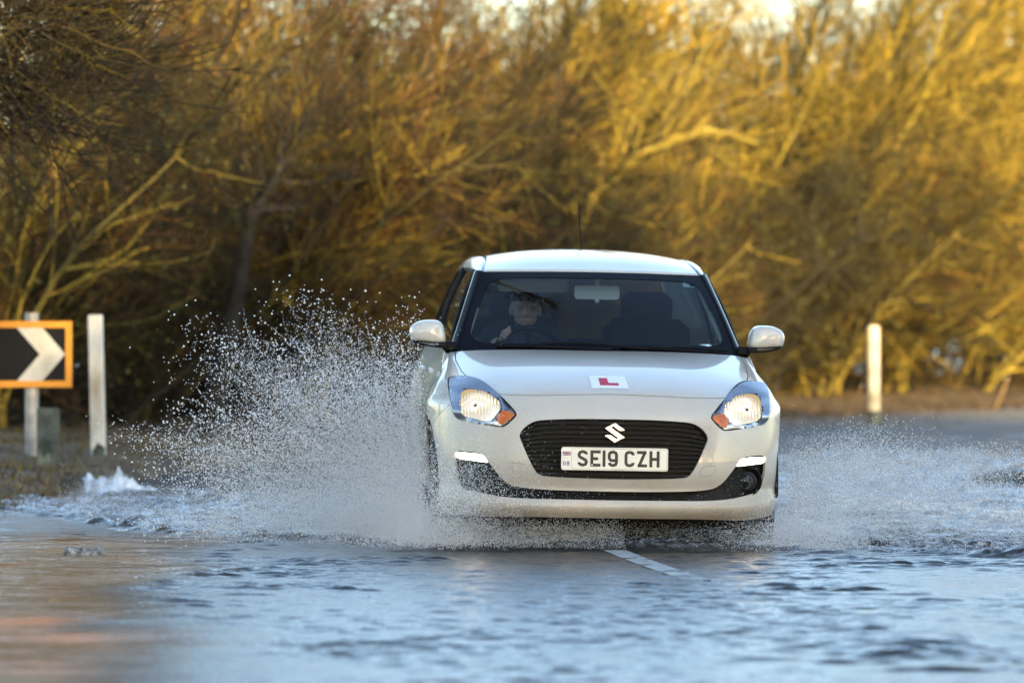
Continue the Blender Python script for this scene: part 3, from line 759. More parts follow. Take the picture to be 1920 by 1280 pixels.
X0 = np.array([0, .2, .38, .54, .66, .75, .815, .862, .888, .870]); Y0 = np.array([0, .008, .03, .075, .14, .225, .34, .53, .80, 1.25])
FADE = np.array([1, 1, 1, 1, 1, .9, .7, .4, 0, 0])
def fasc(zc, dy, zs=None, sx=1.0, tail=None):
    z = np.full(10, zc, float) if zs is None else np.array(zs, float)
    x = X0 * (1 + (sx - 1) * FADE)
    if tail is not None: x[9] = tail
    return np.stack([x, Y0 + dy * FADE, z], -1)
ROWS = [
    fasc(0, .045, [.150, .150, .150, .147, .144, .150, .160, .175, .20, .20], .975, .80),
    fasc(0, .0, [.207, .207, .207, .208, .211, .216, .222, .23, .24, .24], 1., .845),
    fasc(0, .022, [.283, .283, .283, .285, .288, .292, .295, .298, .30, .30], .995, .86),
    fasc(.36, .006, [.36] * 8 + [.37, .38], 1, .866),
    fasc(.50, .006, None, 1, .868),
    fasc(.63, .020, [.63] * 7 + [.63, .625, .62], .995, .868),
    fasc(.70, .050, [.700, .699, .695, .695, .697, .70, .70, .698, .695, .69], .985, .862),
    np.array([(0, .100, .753), (.2, .106, .751), (.38, .132, .744), (.54, .19, .742), (.655, .27, .745), (.74, .37, .748), (.797, .48, .748), (.838, .62, .746), (.862, .81, .742), (.852, 1.25, .742)]),
    np.array([(0, .21, .800), (.2, .215, .799), (.38, .24, .793), (.54, .315, .789), (.655, .395, .791), (.735, .48, .793), (.785, .58, .793), (.818, .70, .792), (.838, .85, .790), (.830, 1.25, .795)]),
    np.array([(0, .45, .870), (.2, .455, .868), (.38, .475, .861), (.54, .525, .850), (.65, .59, .842), (.717, .66, .841), (.763, .74, .840), (.795, .83, .838), (.813, .96, .838), (.811, 1.25, .850)]),
    np.array([(0, .78, .929), (.2, .785, .928), (.38, .80, .922), (.54, .83, .911), (.64, .865, .902), (.70, .905, .896), (.747, .955, .890), (.777, 1.01, .886), (.793, 1.09, .884), (.800, 1.25, .902)]),
    np.array([(0, 1.06, .962), (.2, 1.065, .961), (.38, 1.08, .959), (.54, 1.10, .955), (.63, 1.12, .951), (.69, 1.14, .947), (.735, 1.17, .941), (.762, 1.20, .936), (.776, 1.23, .936), (.786, 1.30, .948)]),
]
SIDE = [  # y, z of the rows, x of the rows
    (1.9, [.20, .24, .30, .38, .50, .62, .69, .742, .795, .85, .905, .965], [.80, .845, .862, .866, .868, .868, .862, .855, .845, .832, .812, .785]),
    (2.6, [.20, .24, .30, .38, .50, .62, .69, .748, .805, .865, .925, .980], [.80, .845, .862, .868, .874, .876, .872, .866, .855, .84, .82, .790]),
    (3.1, [.20, .24, .30, .38, .50, .62, .70, .762, .825, .885, .94, .992], [.81, .85, .872, .886, .897, .900, .896, .887, .872, .850, .825, .790]),
    (3.5, [.22, .26, .31, .39, .50, .62, .70, .765, .83, .89, .95, 1.0], [.78, .82, .842, .852, .862, .864, .860, .852, .840, .822, .80, .772]),
    (3.78, [.26, .29, .34, .41, .51, .62, .70, .77, .835, .895, .955, 1.005], [.62, .66, .69, .71, .72, .725, .725, .72, .715, .705, .69, .67]),
]
NR, NC = 12, 15
G = np.zeros((NR, 2 * NC - 1, 3))
for k in range(NR):
    half = np.concatenate([ROWS[k], [(s[2][k], s[0], s[1][k]) for s in SIDE]])
    G[k, NC - 1:] = half
    G[k, :NC] = (half * [-1, 1, 1])[::-1]
DU, DV = nat(2 * NC - 1), nat(NR)
def S(u, v):
    u = np.asarray(u, float); v = np.asarray(v, float)
    return np.einsum('ni,ijk,nj->nk', basis(v, NR, DV), G, basis(u + NC - 1, 2 * NC - 1, DU))
def S_n(u, v):
    e = 1e-3
    du = S(np.clip(u + e, -14, 14), v) - S(np.clip(u - e, -14, 14), v)
    dv = S(u, np.clip(v + e, 0, 11)) - S(u, np.clip(v - e, 0, 11))
    return nrm(np.cross(du, dv))
_tu, _tv = np.meshgrid(np.arange(0, 14.001, .07), np.arange(0, 11.001, .07)); _tu = _tu.ravel(); _tv = _tv.ravel()
_T = S(_tu, _tv)
def inv(pts, ax, umax=14., umin=0.):
    """(u, v) of points known by two coordinates: ax=(0,2) from the front, (1,2) from the side"""
    pts = np.asarray(pts, float); ok = (_tu <= umax) & (_tu >= umin)
    T = _T[ok][:, ax]; tu = _tu[ok]; tv = _tv[ok]
    j = np.array([((T - p) ** 2).sum(1).argmin() for p in pts]); u = tu[j].copy(); v = tv[j].copy()
    for _ in range(6):
        e = 1e-4; q = S(u, v)[:, ax]
        ju = (S(np.minimum(u + e, 14), v)[:, ax] - q) / e; jv = (S(u, np.minimum(v + e, 11))[:, ax] - q) / e
        r = pts - q; det = ju[:, 0] * jv[:, 1] - ju[:, 1] * jv[:, 0]; det = np.where(np.abs(det) < 1e-7, 1e-7, det)
        a = (r[:, 0] * jv[:, 1] - r[:, 1] * jv[:, 0]) / det; b = (ju[:, 0] * r[:, 1] - ju[:, 1] * r[:, 0]) / det
        u = np.clip(u + np.clip(a, -.15, .15), 0, 14); v = np.clip(v + np.clip(b, -.15, .15), 0, 11)
    return u, v
def dense(P, step=.007, closed=False):
    P = np.asarray(P, float); Q = np.concatenate([P, P[:1]]) if closed else P
    o = []
    for a, b in zip(Q[:-1], Q[1:]):
        n = max(1, int(np.ceil(np.linalg.norm(b - a) / step)))
        o += [a + (b - a) * i / n for i in range(n)]
    if not closed: o.append(Q[-1])
    return np.array(o)
def smooth_poly(P, it=2, closed=True, keep=()):
    """cut the corners of an outline (Chaikin)"""
    P = [np.array(p, float) for p in P]
    for _ in range(it):
        Q = []; n = len(P)
        rng = range(n) if closed else range(n - 1)
        if not closed: Q.append(P[0])
        for i in rng:
            a, b = P[i], P[(i + 1) % n]
            Q += [a * .75 + b * .25, a * .25 + b * .75]
        if not closed: Q.append(P[-1])
        P = Q
    return np.array(P)
def inside(pt, poly):
    x, y = pt[:, 0], pt[:, 1]; c = np.zeros(len(pt), bool); n = len(poly); j = n - 1
    for i in range(n):
        xi, yi = poly[i]; xj, yj = poly[j]
        c ^= ((yi > y) != (yj > y)) & (x < (xj - xi) * (y - yi) / (yj - yi + 1e-12) + xi); j = i
    return c
def pdist(pt, line):
    d = np.full(len(pt), 9.)
    for a, b in zip(line[:-1], line[1:]):
        ab = b - a; t = np.clip(((pt - a) @ ab) / (ab @ ab + 1e-12), 0, 1)
        d = np.minimum(d, np.linalg.norm(pt - a - t[:, None] * ab, axis=1))
    return d

# outlines seen from the front, metres from the middle of the car and above the road
HL = smooth_poly([(.470, .650), (.507, .694), (.55, .738), (.592, .778), (.634, .808), (.668, .823), (.705, .827), (.782, .822), (.793, .80), (.793, .755), (.787, .70), (.775, .638), (.752, .614), (.70, .604), (.61, .590), (.55, .582), (.525, .590), (.487, .626)], 1)
GR = [(0, .633), (.20, .632), (.345, .624), (.39, .616), (.42, .600), (.447, .575), (.461, .551), (.459, .534), (.44, .489), (.418, .44), (.39, .386), (.37, .359), (.335, .347), (.14, .341), (0, .340)]
IN = [(0, .281), (.194, .282), (.362, .286), (.446, .292), (.502, .303), (.542, .331), (.577, .375), (.605, .413), (.628, .446), (.664, .459), (.750, .465), (.764, .457), (.768, .435), (.762, .374), (.75, .325), (.732, .293), (.704, .277), (.62, .257), (.533, .245), (.418, .240), (.306, .240), (0, .239)]
def half_smooth(P, it=1):
    full = smooth_poly(P, it, False); full[0, 0] = 0; full[-1, 0] = 0; return full
GR = half_smooth(GR); IN = half_smooth(IN)
HOODF = smooth_poly([(0, .752), (.06, .751), (.25, .746), (.39, .740), (.477, .740), (.553, .742)], 1, False)
HOODS = np.array([(.703, .826), (.720, .848), (.737, .90), (.733, .944)])
HOOD_POLY = np.concatenate([HOODF, np.array([(.592, .778), (.634, .808), (.668, .823), (.703, .826)]), HOODS[1:], [(.72, 1.2), (0, 1.2)]])
TOW = smooth_poly([(.418, .372), (.428, .398), (.452, .412), (.498, .414), (.503, .398), (.490, .372), (.462, .360), (.428, .360)], 1)
WA = (.77, .285, .345); WB = (3.22, .285, .345)

def tri_in(res, poly):
    q = np.array([(a.x, a.y) for a in res[0]]); f = np.array([f for f in res[2] if len(f) == 3])
    return f[inside(q[f].mean(1), np.asarray(poly))]
def offset_lines(line, hw):
    d = np.gradient(line, axis=0); nn_ = np.stack([-d[:, 1], d[:, 0]], -1); nn_ /= np.linalg.norm(nn_, axis=1)[:, None] + 1e-12
    return line + nn_ * hw, line - nn_ * hw

def cut_body():
    pts = []; edges = []
    def put(u, v, closed=False):
        o = len(pts); pts.extend(zip(u, v)); n = len(u)
        edges.extend((o + i, o + i + 1) for i in range(n - 1))
        if closed: edges.append((o + n - 1, o))
    front = [0, 2]; side = [1, 2]
    for poly, closed in ((HL, True), (GR, False), (IN, False)):
        put(*inv(dense(poly, .007, closed), front, 8.6), closed)
    strips = []
    for ln, hw in ((dense(HOODF, .008), .0017), (dense(HOODS, .008), .0022), (dense(np.concatenate([TOW, TOW[:1]]), .006), .0007)):
        for off in offset_lines(ln, hw): put(*inv(off, front, 9.2))
        strips.append((ln, hw, front))
    ua, va = inv(np.array([(.790, .685)]), front, 8.6); ub, vb = inv(np.array([(.585, .565)]), side, 9.5, 5.5)
    bl = np.stack([np.linspace(ua[0], ub[0], 40), np.linspace(va[0], vb[0], 40)], -1)
    for off in (-.018, .018): put(bl[:, 0], bl[:, 1] + off)
    for (yc, zc, r) in (WA, WB):
        th = np.linspace(-.15, PI + .15, 90); c = np.stack([yc - r * np.cos(th), zc + r * np.sin(th)], -1); c = c[c[:, 1] > .17]
        put(*inv(c, side, 14 if yc > 2 else 9.9, 4.5))
    doors = [np.array([(1.30, .20), (1.30, .62), (1.285, .80), (1.25, .90), (1.255, .95)]), np.array([(2.36, .20), (2.36, .985)]), np.array([(3.0, .62), (3.12, .80), (3.12, .995)])]
    for ln in doors:
        ln = dense(ln, .012)
        for off in offset_lines(ln, .0022): put(*inv(off, side, 13.5, 8.0))
        strips.append((ln, .0022, side))
    gu, gv = np.meshgrid(np.concatenate([np.arange(0, 9, .085), np.arange(9, 14.001, .14)]), np.linspace(0, 11, 170))
    g = np.stack([gu.ravel(), gv.ravel()], -1)
    P = np.array(pts)
    # drop grid points that sit almost on a cut
    key = set()
    for a, b in (P / [.045, .03]).round().astype(int): key.add((a, b))
    gk = (g / [.045, .03]).round().astype(int)
    keep = np.array([(a, b) not in key or (u < 1e-6 or u > 13.999 or v < 1e-6 or v > 10.999) for (a, b), (u, v) in zip(gk, g)])
    allp = np.concatenate([P, g[keep]])
    res = delaunay_2d_cdt([Vector((float(a), float(b))) for a, b in allp], edges, [], 0, 1e-7, False)
    UV = np.array([(q.x, q.y) for q in res[0]]); F = np.array([f for f in res[2] if len(f) == 3])
    UV[:, 0] = np.clip(UV[:, 0], 0, 14); UV[:, 1] = np.clip(UV[:, 1], 0, 11)
    V3 = S(UV[:, 0], UV[:, 1]); N3 = S_n(UV[:, 0], UV[:, 1]); N3[UV[:, 0] < 1e-6, 0] = 0; N3 = nrm(N3)
    cuv = UV[F].mean(1); c3 = V3[F].mean(1); xz = c3[:, [0, 2]]; yz = c3[:, [1, 2]]
    fr = cuv[:, 0] < 8.6
    kind = np.full(len(F), 'wing', dtype='<U12')
    grc = np.concatenate([GR, [(0, .49)]]); inc = np.concatenate([IN, [(0, .26)]])
    hood = (cuv[:, 0] < 8) & inside(xz, HOOD_POLY)
    line_v = np.interp(cuv[:, 0], bl[:, 0], bl[:, 1]); strip_b = (np.abs(cuv[:, 1] - line_v) < .018) & (cuv[:, 0] > bl[0, 0]) & (cuv[:, 0] < bl[-1, 0])
    bump = (c3[:, 1] < .80) & (cuv[:, 1] < line_v)
    kind[bump] = 'bumper'; kind[hood] = 'bonnet'
    kind[(c3[:, 1] > 1.27) & (cuv[:, 0] > 8.8)] = 'side'
    kind[fr & inside(xz, grc)] = ''; kind[fr & inside(xz, inc)] = ''; kind[fr & inside(xz, HL)] = ''
    for (yc, zc, r) in (WA, WB): kind[((yz - [yc, zc]) ** 2).sum(1) < r * r] = ''
    sl = strip_b.copy()
    for ln, hw, ax in strips:
        m_ = pdist(c3[:, ax], ln) < hw * 1.0
        m_ &= (cuv[:, 0] < 9.2) if ax == [0, 2] else (cuv[:, 0] > 8.0)
        sl |= m_
    kind[sl] = ''
    doory = np.where(c3[:, 2] > 0, c3[:, 1], 0)
    s_ = kind == 'side'
    kind[s_ & (doory < 2.36)] = 'front_door'; kind[s_ & (doory >= 2.36) & ((doory < 3.12) & (doory < 2.6 + c3[:, 2] * .65))] = 'rear_door'
    kind[kind == 'side'] = 'rear_quarter'
    return V3, N3, F, kind
V3, N3, FB, KB = cut_body()

car = empty('car', (0, 0, 0))
car.matrix_world = CAR
tag(car, 'white hatchback with lit headlamps driving through the flood water', 'car')

def panel(name, kind, both=True, sgn=0, mat_=None, lips=()):
    f = FB[KB == kind]
    idx = np.unique(f); mp = np.full(len(V3), -1); mp[idx] = np.arange(len(idx))
    v = V3[idx]; n = N3[idx]; f = mp[f]
    out = []
    for s in ((1, -1) if both else (sgn,)):
        out.append((v * [s, 1, 1], n * [s, 1, 1], f if s > 0 else f[:, ::-1]))
    V = np.concatenate([o[0] for o in out]); N = np.concatenate([o[1] for o in out])
    F = np.concatenate([o[2] + i * len(v) for i, o in enumerate(out)])
    # a folded edge behind every free border gives the sheet its thickness
    e = np.sort(np.concatenate([F[:, [0, 1]], F[:, [1, 2]], F[:, [2, 0]]]), 1)
    raw = np.concatenate([F[:, [0, 1]], F[:, [1, 2]], F[:, [2, 0]]])
    key = e[:, 0].astype(np.int64) * len(V) + e[:, 1]
    uq, first, cnt = np.unique(key, return_index=True, return_counts=True)
    b = raw[first[cnt == 1]]
    b = b[~((np.abs(V[b[:, 0], 0]) < 1e-5) & (np.abs(V[b[:, 1], 0]) < 1e-5))]
    a0 = len(V)
    q = np.unique(b); mp2 = np.full(len(V), -1); mp2[q] = np.arange(len(q))
    inn = V[q] - N[q] * .012 + np.array([0, .004, 0])
    F2 = np.stack([b[:, 1], b[:, 0], a0 + mp2[b[:, 0]], a0 + mp2[b[:, 1]]], -1)
    # the fold has its own vertices so that its shading does not bleed onto the panel
    VV = np.concatenate([V, inn, V[q]]); o2 = a0 + len(q)
    F2 = np.stack([o2 + mp2[b[:, 1]], o2 + mp2[b[:, 0]], a0 + mp2[b[:, 0]], a0 + mp2[b[:, 1]]], -1)
    fn = np.zeros((len(VV), 3))
    p0 = VV[F2[:, 0]]; nn_ = nrm(np.cross(VV[F2[:, 1]] - p0, VV[F2[:, 2]] - p0))
    for k in range(4): np.add.at(fn, F2[:, k], nn_)
    NN = np.concatenate([N, nrm(fn[a0:])])
    return link(name, mesh_np(name, VV, [F, F2], True, NN), car, mat_ or M['paint'])
panel('front_bumper', 'bumper')
panel('bonnet', 'bonnet')
for s in (1, -1):
    for nm in ('wing', 'front_door', 'rear_door', 'rear_quarter'):
        o = panel({'wing': 'front_wing'}.get(nm, nm), nm, False, s)

# dark structure 14 mm behind the panels, so the shut lines read as real gaps
def backing():
    gu, gv = np.meshgrid(np.linspace(-14, 14, 150), np.linspace(0, 11, 60)); u = gu.ravel(); v = gv.ravel()
    P = S(u, v); n_ = S_n(u, v)
    Q = P - n_ * .016
    F = grid_faces(60, 150)
    c = P[F].mean(1); ax = np.abs(c[:, 0]); xz = np.stack([ax, c[:, 2]], -1); yz = c[:, [1, 2]]
    cut = np.zeros(len(F), bool)
    big = lambda P_, k: P_ + nrm(P_ - P_.mean(0)) * k
    fr = np.abs(u[F].mean(1)) < 8.6
    cut |= fr & inside(xz, big(HL, .02))
    cut |= fr & inside(xz, np.concatenate([GR + [.02, 0], [(-.1, .34), (-.1, .64)]])) | fr & inside(xz, np.concatenate([IN + [0, .0], [(-.1, .239), (-.1, .281)]]))
    for (yc, zc, r) in (WA, WB): cut |= ((yz - [yc, zc]) ** 2).sum(1) < (r + .03) ** 2
    return link('inner_panel', mesh_np('inner_panel', Q, F[~cut]), car, M['seal'])
backing()

# recess walls and floors behind the openings
def sheet_behind(name, poly, depth, mat_, parent, grow=.012, closed=True, mirror=0, umax=8.6):
    """a floor that follows the body skin at a depth behind an opening, with walls up to the skin"""
    P = dense(poly, .010, closed)
    u, v = inv(P, [0, 2], umax); rim = S(u, v)
    c = poly.mean(0)
    mb_v = []; rings = [(1.0, .0), (1.0, depth)] + [(k, depth) for k in (.8, .6, .4, .2, .01)]
    if not closed:
        pass
    for k, d in rings:
        Q = c + (P - c) * k
        uu, vv = inv(Q, [0, 2], umax) if k < 1 else (u, v)
        mb_v.append(S(uu, vv) + np.array([0, d, 0]))
    n = len(P); V = np.concatenate(mb_v)
    return link(name, mesh_np(name, V * [mirror or 1, 1, 1], grid_faces(len(rings), n, 0, True)), parent, mat_)
fullpoly = lambda P: np.concatenate([P, (P * [-1, 1])[::-1][1:-1]])
def S_front(P):
    """body skin over points (x, z) given on either side"""
    P = np.asarray(P, float); u, v = inv(np.abs(P * [1, 0]) + P * [0, 1], [0, 2], 8.6)
    q = S(u, v); q[:, 0] = P[:, 0]; return q

def recess(name, half, depth, mat_, rows=12):
    """box-like recess behind an opening that runs across the middle"""
    P = dense(fullpoly(half), .012, True); rim = S_front(P)
    inner = rim + np.array([0, depth, 0])
    V = np.concatenate([rim + np.array([0, .006, 0]), inner]); n = len(P)
    res = delaunay_2d_cdt([Vector(p) for p in P], [(i, (i + 1) % n) for i in range(n)], [], 1, 1e-6, False)
    pf = np.array([(q.x, q.y) for q in res[0]]); fl = S_front(pf) + np.array([0, depth, 0])
    F = [grid_faces(2, n, 0, True), tri_in(res, P) + 2 * n]
    return link(name, mesh_np(name, np.concatenate([V, fl]), F, False), car, mat_)
grille = recess('grille', GR, .055, M['black'])
intake = recess('lower_intake', IN, .045, M['black'])

# horizontal bars of the grille, each a piece
def span_at(poly, z):
    xs = []
    for a, b in zip(poly[:-1], poly[1:]):
        if (a[1] - z) * (b[1] - z) < 0: xs.append(a[0] + (z - a[1]) / (b[1] - a[1]) * (b[0] - a[0]))
    return max(xs) if xs else None
for k in range(12):
    z = .613 - k * .0228
    w = span_at(GR, z)
    if not w: continue
    x = np.linspace(-w + .004, w - .004, 41)
    dz = -.030 * (np.abs(x) / .46) ** 5 * np.clip((z - .42) / .15, 0, 1)
    base = S_front(np.stack([x, np.full_like(x, z)], -1)) + np.array([0, .014, 0])
    prof = [(.0, .0052), (.026, .0065), (.026, -.0055), (.003, -.0045)]
    V = np.concatenate([base + np.stack([np.zeros_like(x), np.full_like(x, py), dz + pz], -1) for py, pz in prof])
    F = np.concatenate([np.stack([np.arange(40) + i * 41, np.arange(40) + 1 + i * 41, np.arange(40) + 1 + j * 41, np.arange(40) + j * 41], -1) for i, j in ((0, 1), (1, 2), (2, 3), (3, 0))])
    link('slat', mesh_np('slat', V, F, False), grille, M['slat'])
for z in (.268, .253):
    x = np.linspace(-.36, .36, 31); base = S_front(np.stack([x, np.full_like(x, z)], -1)) + np.array([0, .022, 0])
    MBq = MB().tube(base, .003, 6); MBq.build('slat', M['black'], intake, True)
for sx_ in (-.20, .20):
    q = S_front(np.array([(sx_, .26)]))[0]; MB().box((q[0], q[1] + .02, .26), (.006, .01, .038), .002).build('bracket', M['black'], intake)

# emblem: bevelled slanted mark
EMB = [(895, 255), (1100, 397), (1305, 540), (1160, 595), (1060, 580), (940, 505), (815, 395), (745, 440), (900, 545), (1305, 830), (1090, 955), (885, 1070), (680, 925), (470, 780), (600, 725), (720, 735), (850, 815), (965, 895), (1015, 865), (740, 680), (480, 485), (690, 360)]
E0 = np.array([((a - 888) / 21.33 / 386, -(b - 662) / 21.33 / 386) for a, b in EMB])
def emblem():
    n = len(E0); d = np.roll(E0, -1, 0) - np.roll(E0, 1, 0); nn_ = np.stack([-d[:, 1], d[:, 0]], -1); nn_ /= np.linalg.norm(nn_, axis=1)[:, None]
    if inside(E0[:1] + nn_[:1] * .0005, E0)[0] == False: nn_ = -nn_
    I = E0 + nn_ * .0024
    y = S_front(np.array([(0, .567)]))[0][1] - .012
    rings = [(E0, y + .03), (E0, y + .003), (I, y)]
    V = np.concatenate([np.stack([P[:, 0], np.full(n, yy), P[:, 1] + .567], -1) for P, yy in rings])
    res = delaunay_2d_cdt([Vector(p) for p in I], [(i, (i + 1) % n) for i in range(n)], [], 1, 1e-7, False)
    pf = np.array([(q.x, q.y) for q in res[0]])
    fl = np.stack([pf[:, 0], np.full(len(pf), y), pf[:, 1] + .567], -1)
    tri = tri_in(res, I) + 3 * n
    link('emblem', mesh_np('emblem', np.concatenate([V, fl]), [grid_faces(3, n, 0, True), tri], False), car, M['chrome'])
emblem()

# ---- number plate
def strokes(mb, lines, wd, y, depth=.0006):
    """flat strokes of a given width for plate lettering, each a run of (x, z)"""
    for L in lines:
        L = np.array(L, float); n = len(L)
        closed = np.allclose(L[0], L[-1])
        l = []; r = []
        for i in range(n):
            a = L[i - 1] if i else (L[-2] if closed else None); b = L[i + 1] if i < n - 1 else (L[1] if closed else None)
            d0 = nrm(L[i] - a) if a is not None else None; d1 = nrm(b - L[i]) if b is not None else None
            if d0 is None: d0 = d1
            if d1 is None: d1 = d0
            m_ = nrm(d0 + d1); nn_ = np.array([-m_[1], m_[0]]); k = wd / 2 / max(.5, float(nn_ @ np.array([-d0[1], d0[0]])))
            l.append(L[i] + nn_ * k); r.append(L[i] - nn_ * k)
        v = []
        for yy in (y, y + depth):
            for p, q in zip(l, r): v += [(p[0], yy, p[1]), (q[0], yy, q[1])]
        f = [(2 * i, 2 * i + 1, 2 * i + 3, 2 * i + 2) for i in range(n - 1)]
        o = 2 * n
        for i in range(n - 1): f += [(2 * i, 2 * i + 2, o + 2 * i + 2, o + 2 * i), (2 * i + 1, o + 2 * i + 1, o + 2 * i + 3, 2 * i + 3)]
        mb.add(v, f)
def rr(x0, x1, z0, z1, r, a0=None):
    c = r * .3
    return [(x0 + r, z1), (x1 - r, z1), (x1 - c, z1 - c), (x1, z1 - r), (x1, z0 + r), (x1 - c, z0 + c), (x1 - r, z0), (x0 + r, z0), (x0 + c, z0 + c), (x0, z0 + r), (x0, z1 - r), (x0 + c, z1 - c), (x0 + r, z1)]
def glyph(ch, cx, cz, w=.050, h=.079, t=.0148):
    a = w / 2 - t / 2; b = h / 2 - t / 2; r = .013; c = r * .3
    G_ = {
        'S': [[(a, b - .013), (a, b - r + .002), (a - c, b - c), (a - r, b), (-a + r, b), (-a + c, b - c), (-a, b - r), (-a, .014), (-a + .004, .006), (-a + .012, .002), (a - .012, -.004), (a - .004, -.008), (a, -.016), (a, -b + r), (a - c, -b + c), (a - r, -b), (-a + r, -b), (-a + c, -b + c), (-a, -b + r - .002), (-a, -b + .013)]],
        'E': [[(a + t / 2, b), (-a, b), (-a, -b), (a + t / 2, -b)], [(-a, -.001), (a - .004, -.001)]],
        'I': [[(0, b + t / 2), (0, -b - t / 2)]],
        '9': [[(a, -.008), (a - .001, -.009), (-a + r, -.009), (-a + c, -.009 + c), (-a, -.009 + r), (-a, b - r), (-a + c, b - c), (-a + r, b), (a - r, b), (a - c, b - c), (a, b - r), (a, -b + r), (a - c, -b + c), (a - r, -b), (-a + r, -b), (-a + c, -b + c), (-a, -b + r)]],
        'C': [[(a, b - .014), (a, b - r), (a - c, b - c), (a - r, b), (-a + r, b), (-a + c, b - c), (-a, b - r), (-a, -b + r), (-a + c, -b + c), (-a + r, -b), (a - r, -b), (a - c, -b + c), (a, -b + r), (a, -b + .014)]],
        'Z': [[(-a - t / 2, b), (a + .004, b)], [(a - .002, b + t * .3), (-a + .002, -b - t * .3)], [(-a - .004, -b), (a + t / 2, -b)]],
        'H': [[(-a, b + t / 2), (-a, -b - t / 2)], [(a, b + t / 2), (a, -b - t / 2)], [(-a, 0), (a, 0)]],
        'G': [[(a, b - .018), (a, b - r), (a - r, b), (-a + r, b), (-a, b - r), (-a, -b + r), (-a + r, -b), (a - r, -b), (a, -b + r), (a, -.002), (0, -.002)]],
        'B': [[(-a, b), (-a, -b)], [(-a, b), (a - r, b), (a, b - r * .7), (a, r * .7), (a - r, 0), (-a, 0)], [(a - r, 0), (a, -r * .7), (a, -b + r * .7), (a - r, -b), (-a, -b)]],
    }
    return [[(x + cx, z + cz) for x, z in L] for L in G_[ch]]
plate = empty('number_plate', (0, -.016, .440), car)
plate.rotation_euler = (-.06, 0, 0)
o = MB().prism([(p[0], p[1]) for p in rr(-.26, .26, -.0555, .0555, .010)[:-1]], 0, .004).build('plate_panel', M['plate'], plate)
mb = MB()
for ch, c0 in (('S', 450), ('E', 655), ('I', 793), ('9', 935), ('C', 1205), ('Z', 1405), ('H', 1606)):
    strokes(mb, glyph(ch, (c0 - 965) / 1720 * .52, .002), .0148, -.0008)
mb.build('registration_lettering', M['ink'], plate)
mb = MB(); x0, x1 = (268 - 965) / 1720 * .52, (1808 - 965) / 1720 * .52
strokes(mb, [rr(x0, x1, -.0490, .0495, .006)], .0011, -.0005); mb.build('border_line', M['ink'], plate)
mb = MB(); strokes(mb, [[(-.028, -.0490), (.060, -.0490)]], .004, -.0009); mb.build('supplier_gap', M['plate'], plate)
mb = MB()
for ch, c0 in (('G', 157), ('B', 216)):
    strokes(mb, [[((x) * .30 + (c0 - 965) / 1720 * .52, z * .26 - .0235) for x, z in L] for L in glyph(ch, 0, 0, .046, .079, .014)], .0035, -.0008)
mb.build('country_lettering', M['ink_blue'], plate)
fx, fz, fw, fh = (190 - 965) / 1720 * .52, .0245, .0385, .0195
mb = MB(); mb.box((fx, -.0003, fz), (fw, .0006, fh)); mb.build('flag_field', M['ink_blue'], plate)
mb = MB(); A_, B_ = fw / 2, fh / 2
strokes(mb, [[(fx - A_, fz - B_), (fx + A_, fz + B_)], [(fx - A_, fz + B_), (fx + A_, fz - B_)]], .0035, -.0012)
strokes(mb, [[(fx - A_, fz), (fx + A_, fz)], [(fx, fz - B_), (fx, fz + B_)]], .0062, -.0014); mb.build('flag_white_cross', M['ink_white'], plate)
mb = MB(); strokes(mb, [[(fx - A_, fz - B_), (fx + A_, fz + B_)], [(fx - A_, fz + B_), (fx + A_, fz - B_)]], .0013, -.0018)
strokes(mb, [[(fx - A_, fz), (fx + A_, fz)], [(fx, fz - B_), (fx, fz + B_)]], .0036, -.0021); mb.build('flag_red_cross', M['ink_red'], plate)
for sx_ in ((1300 - 965) / 1720 * .52, -.11):
    MB().lathe([(0, -.002), (.0035, -.0018), (.0045, .001)], 10, (sx_, 0, .035 if sx_ > 0 else -.03), 'y').build('fixing_screw', M['plate'], plate)
# tiny supplier name along the lower edge
def text_mesh(body, size, name):
    cu = bpy.data.curves.new(name, 'FONT'); cu.body = body; cu.size = size; cu.align_x = 'CENTER'; cu.align_y = 'CENTER'; cu.resolution_u = 2
    t_ = bpy.data.objects.new(name, cu); COL.objects.link(t_)
    dg = bpy.context.evaluated_depsgraph_get(); me = bpy.data.meshes.new_from_object(t_.evaluated_get(dg))
    bpy.data.objects.remove(t_); bpy.data.curves.remove(cu)
    return me
o = link('supplier_lettering', text_mesh('John Banks Group Ltd', .0085, 'supplier'), plate, M['ink'])
o.location = (.016, -.0016, -.0490); o.rotation_euler = (PI / 2, 0, 0)

# ---- headlamps
RF = np.array([(.742, .742), (.721, .762), (.674, .764), (.624, .757), (.589, .735), (.554, .711), (.544, .672), (.566, .647), (.582, .622), (.602, .607), (.676, .618), (.738, .636), (.747, .693)])
IND = np.array([(.574, .622), (.553, .659), (.524, .667), (.489, .655), (.479, .646), (.535, .597), (.552, .600)])
BULB = np.array([.668, .689])
def fill(poly, step):
    """triangles over an outline in (x, z) with points inside"""
    P = dense(poly, step, True); n = len(P)
    x, z = np.meshgrid(np.arange(P[:, 0].min(), P[:, 0].max(), step), np.arange(P[:, 1].min(), P[:, 1].max(), step))
    g = np.stack([x.ravel(), z.ravel()], -1); g = g[inside(g, P)]
    g = g[pdist(g, np.concatenate([P, P[:1]])) > step * .4]
    A = np.concatenate([P, g])
    res = delaunay_2d_cdt([Vector((float(a), float(b))) for a, b in A], [(i, (i + 1) % n) for i in range(n)], [], 1, 1e-7, False)
    return np.array([(q.x, q.y) for q in res[0]]), tri_in(res, P), n
def flip(V, F, s): return V * [s, 1, 1], (F if s > 0 else F[:, ::-1])
HLin = HL + nrm(HL - HL.mean(0)) * -.006
pl_, fl_, _ = fill(HLin, .012); LENS = S_front(pl_) + np.array([0, .002, 0]); LN_u = inv(pl_, [0, 2], 8.6); LENSN = S_n(*LN_u)
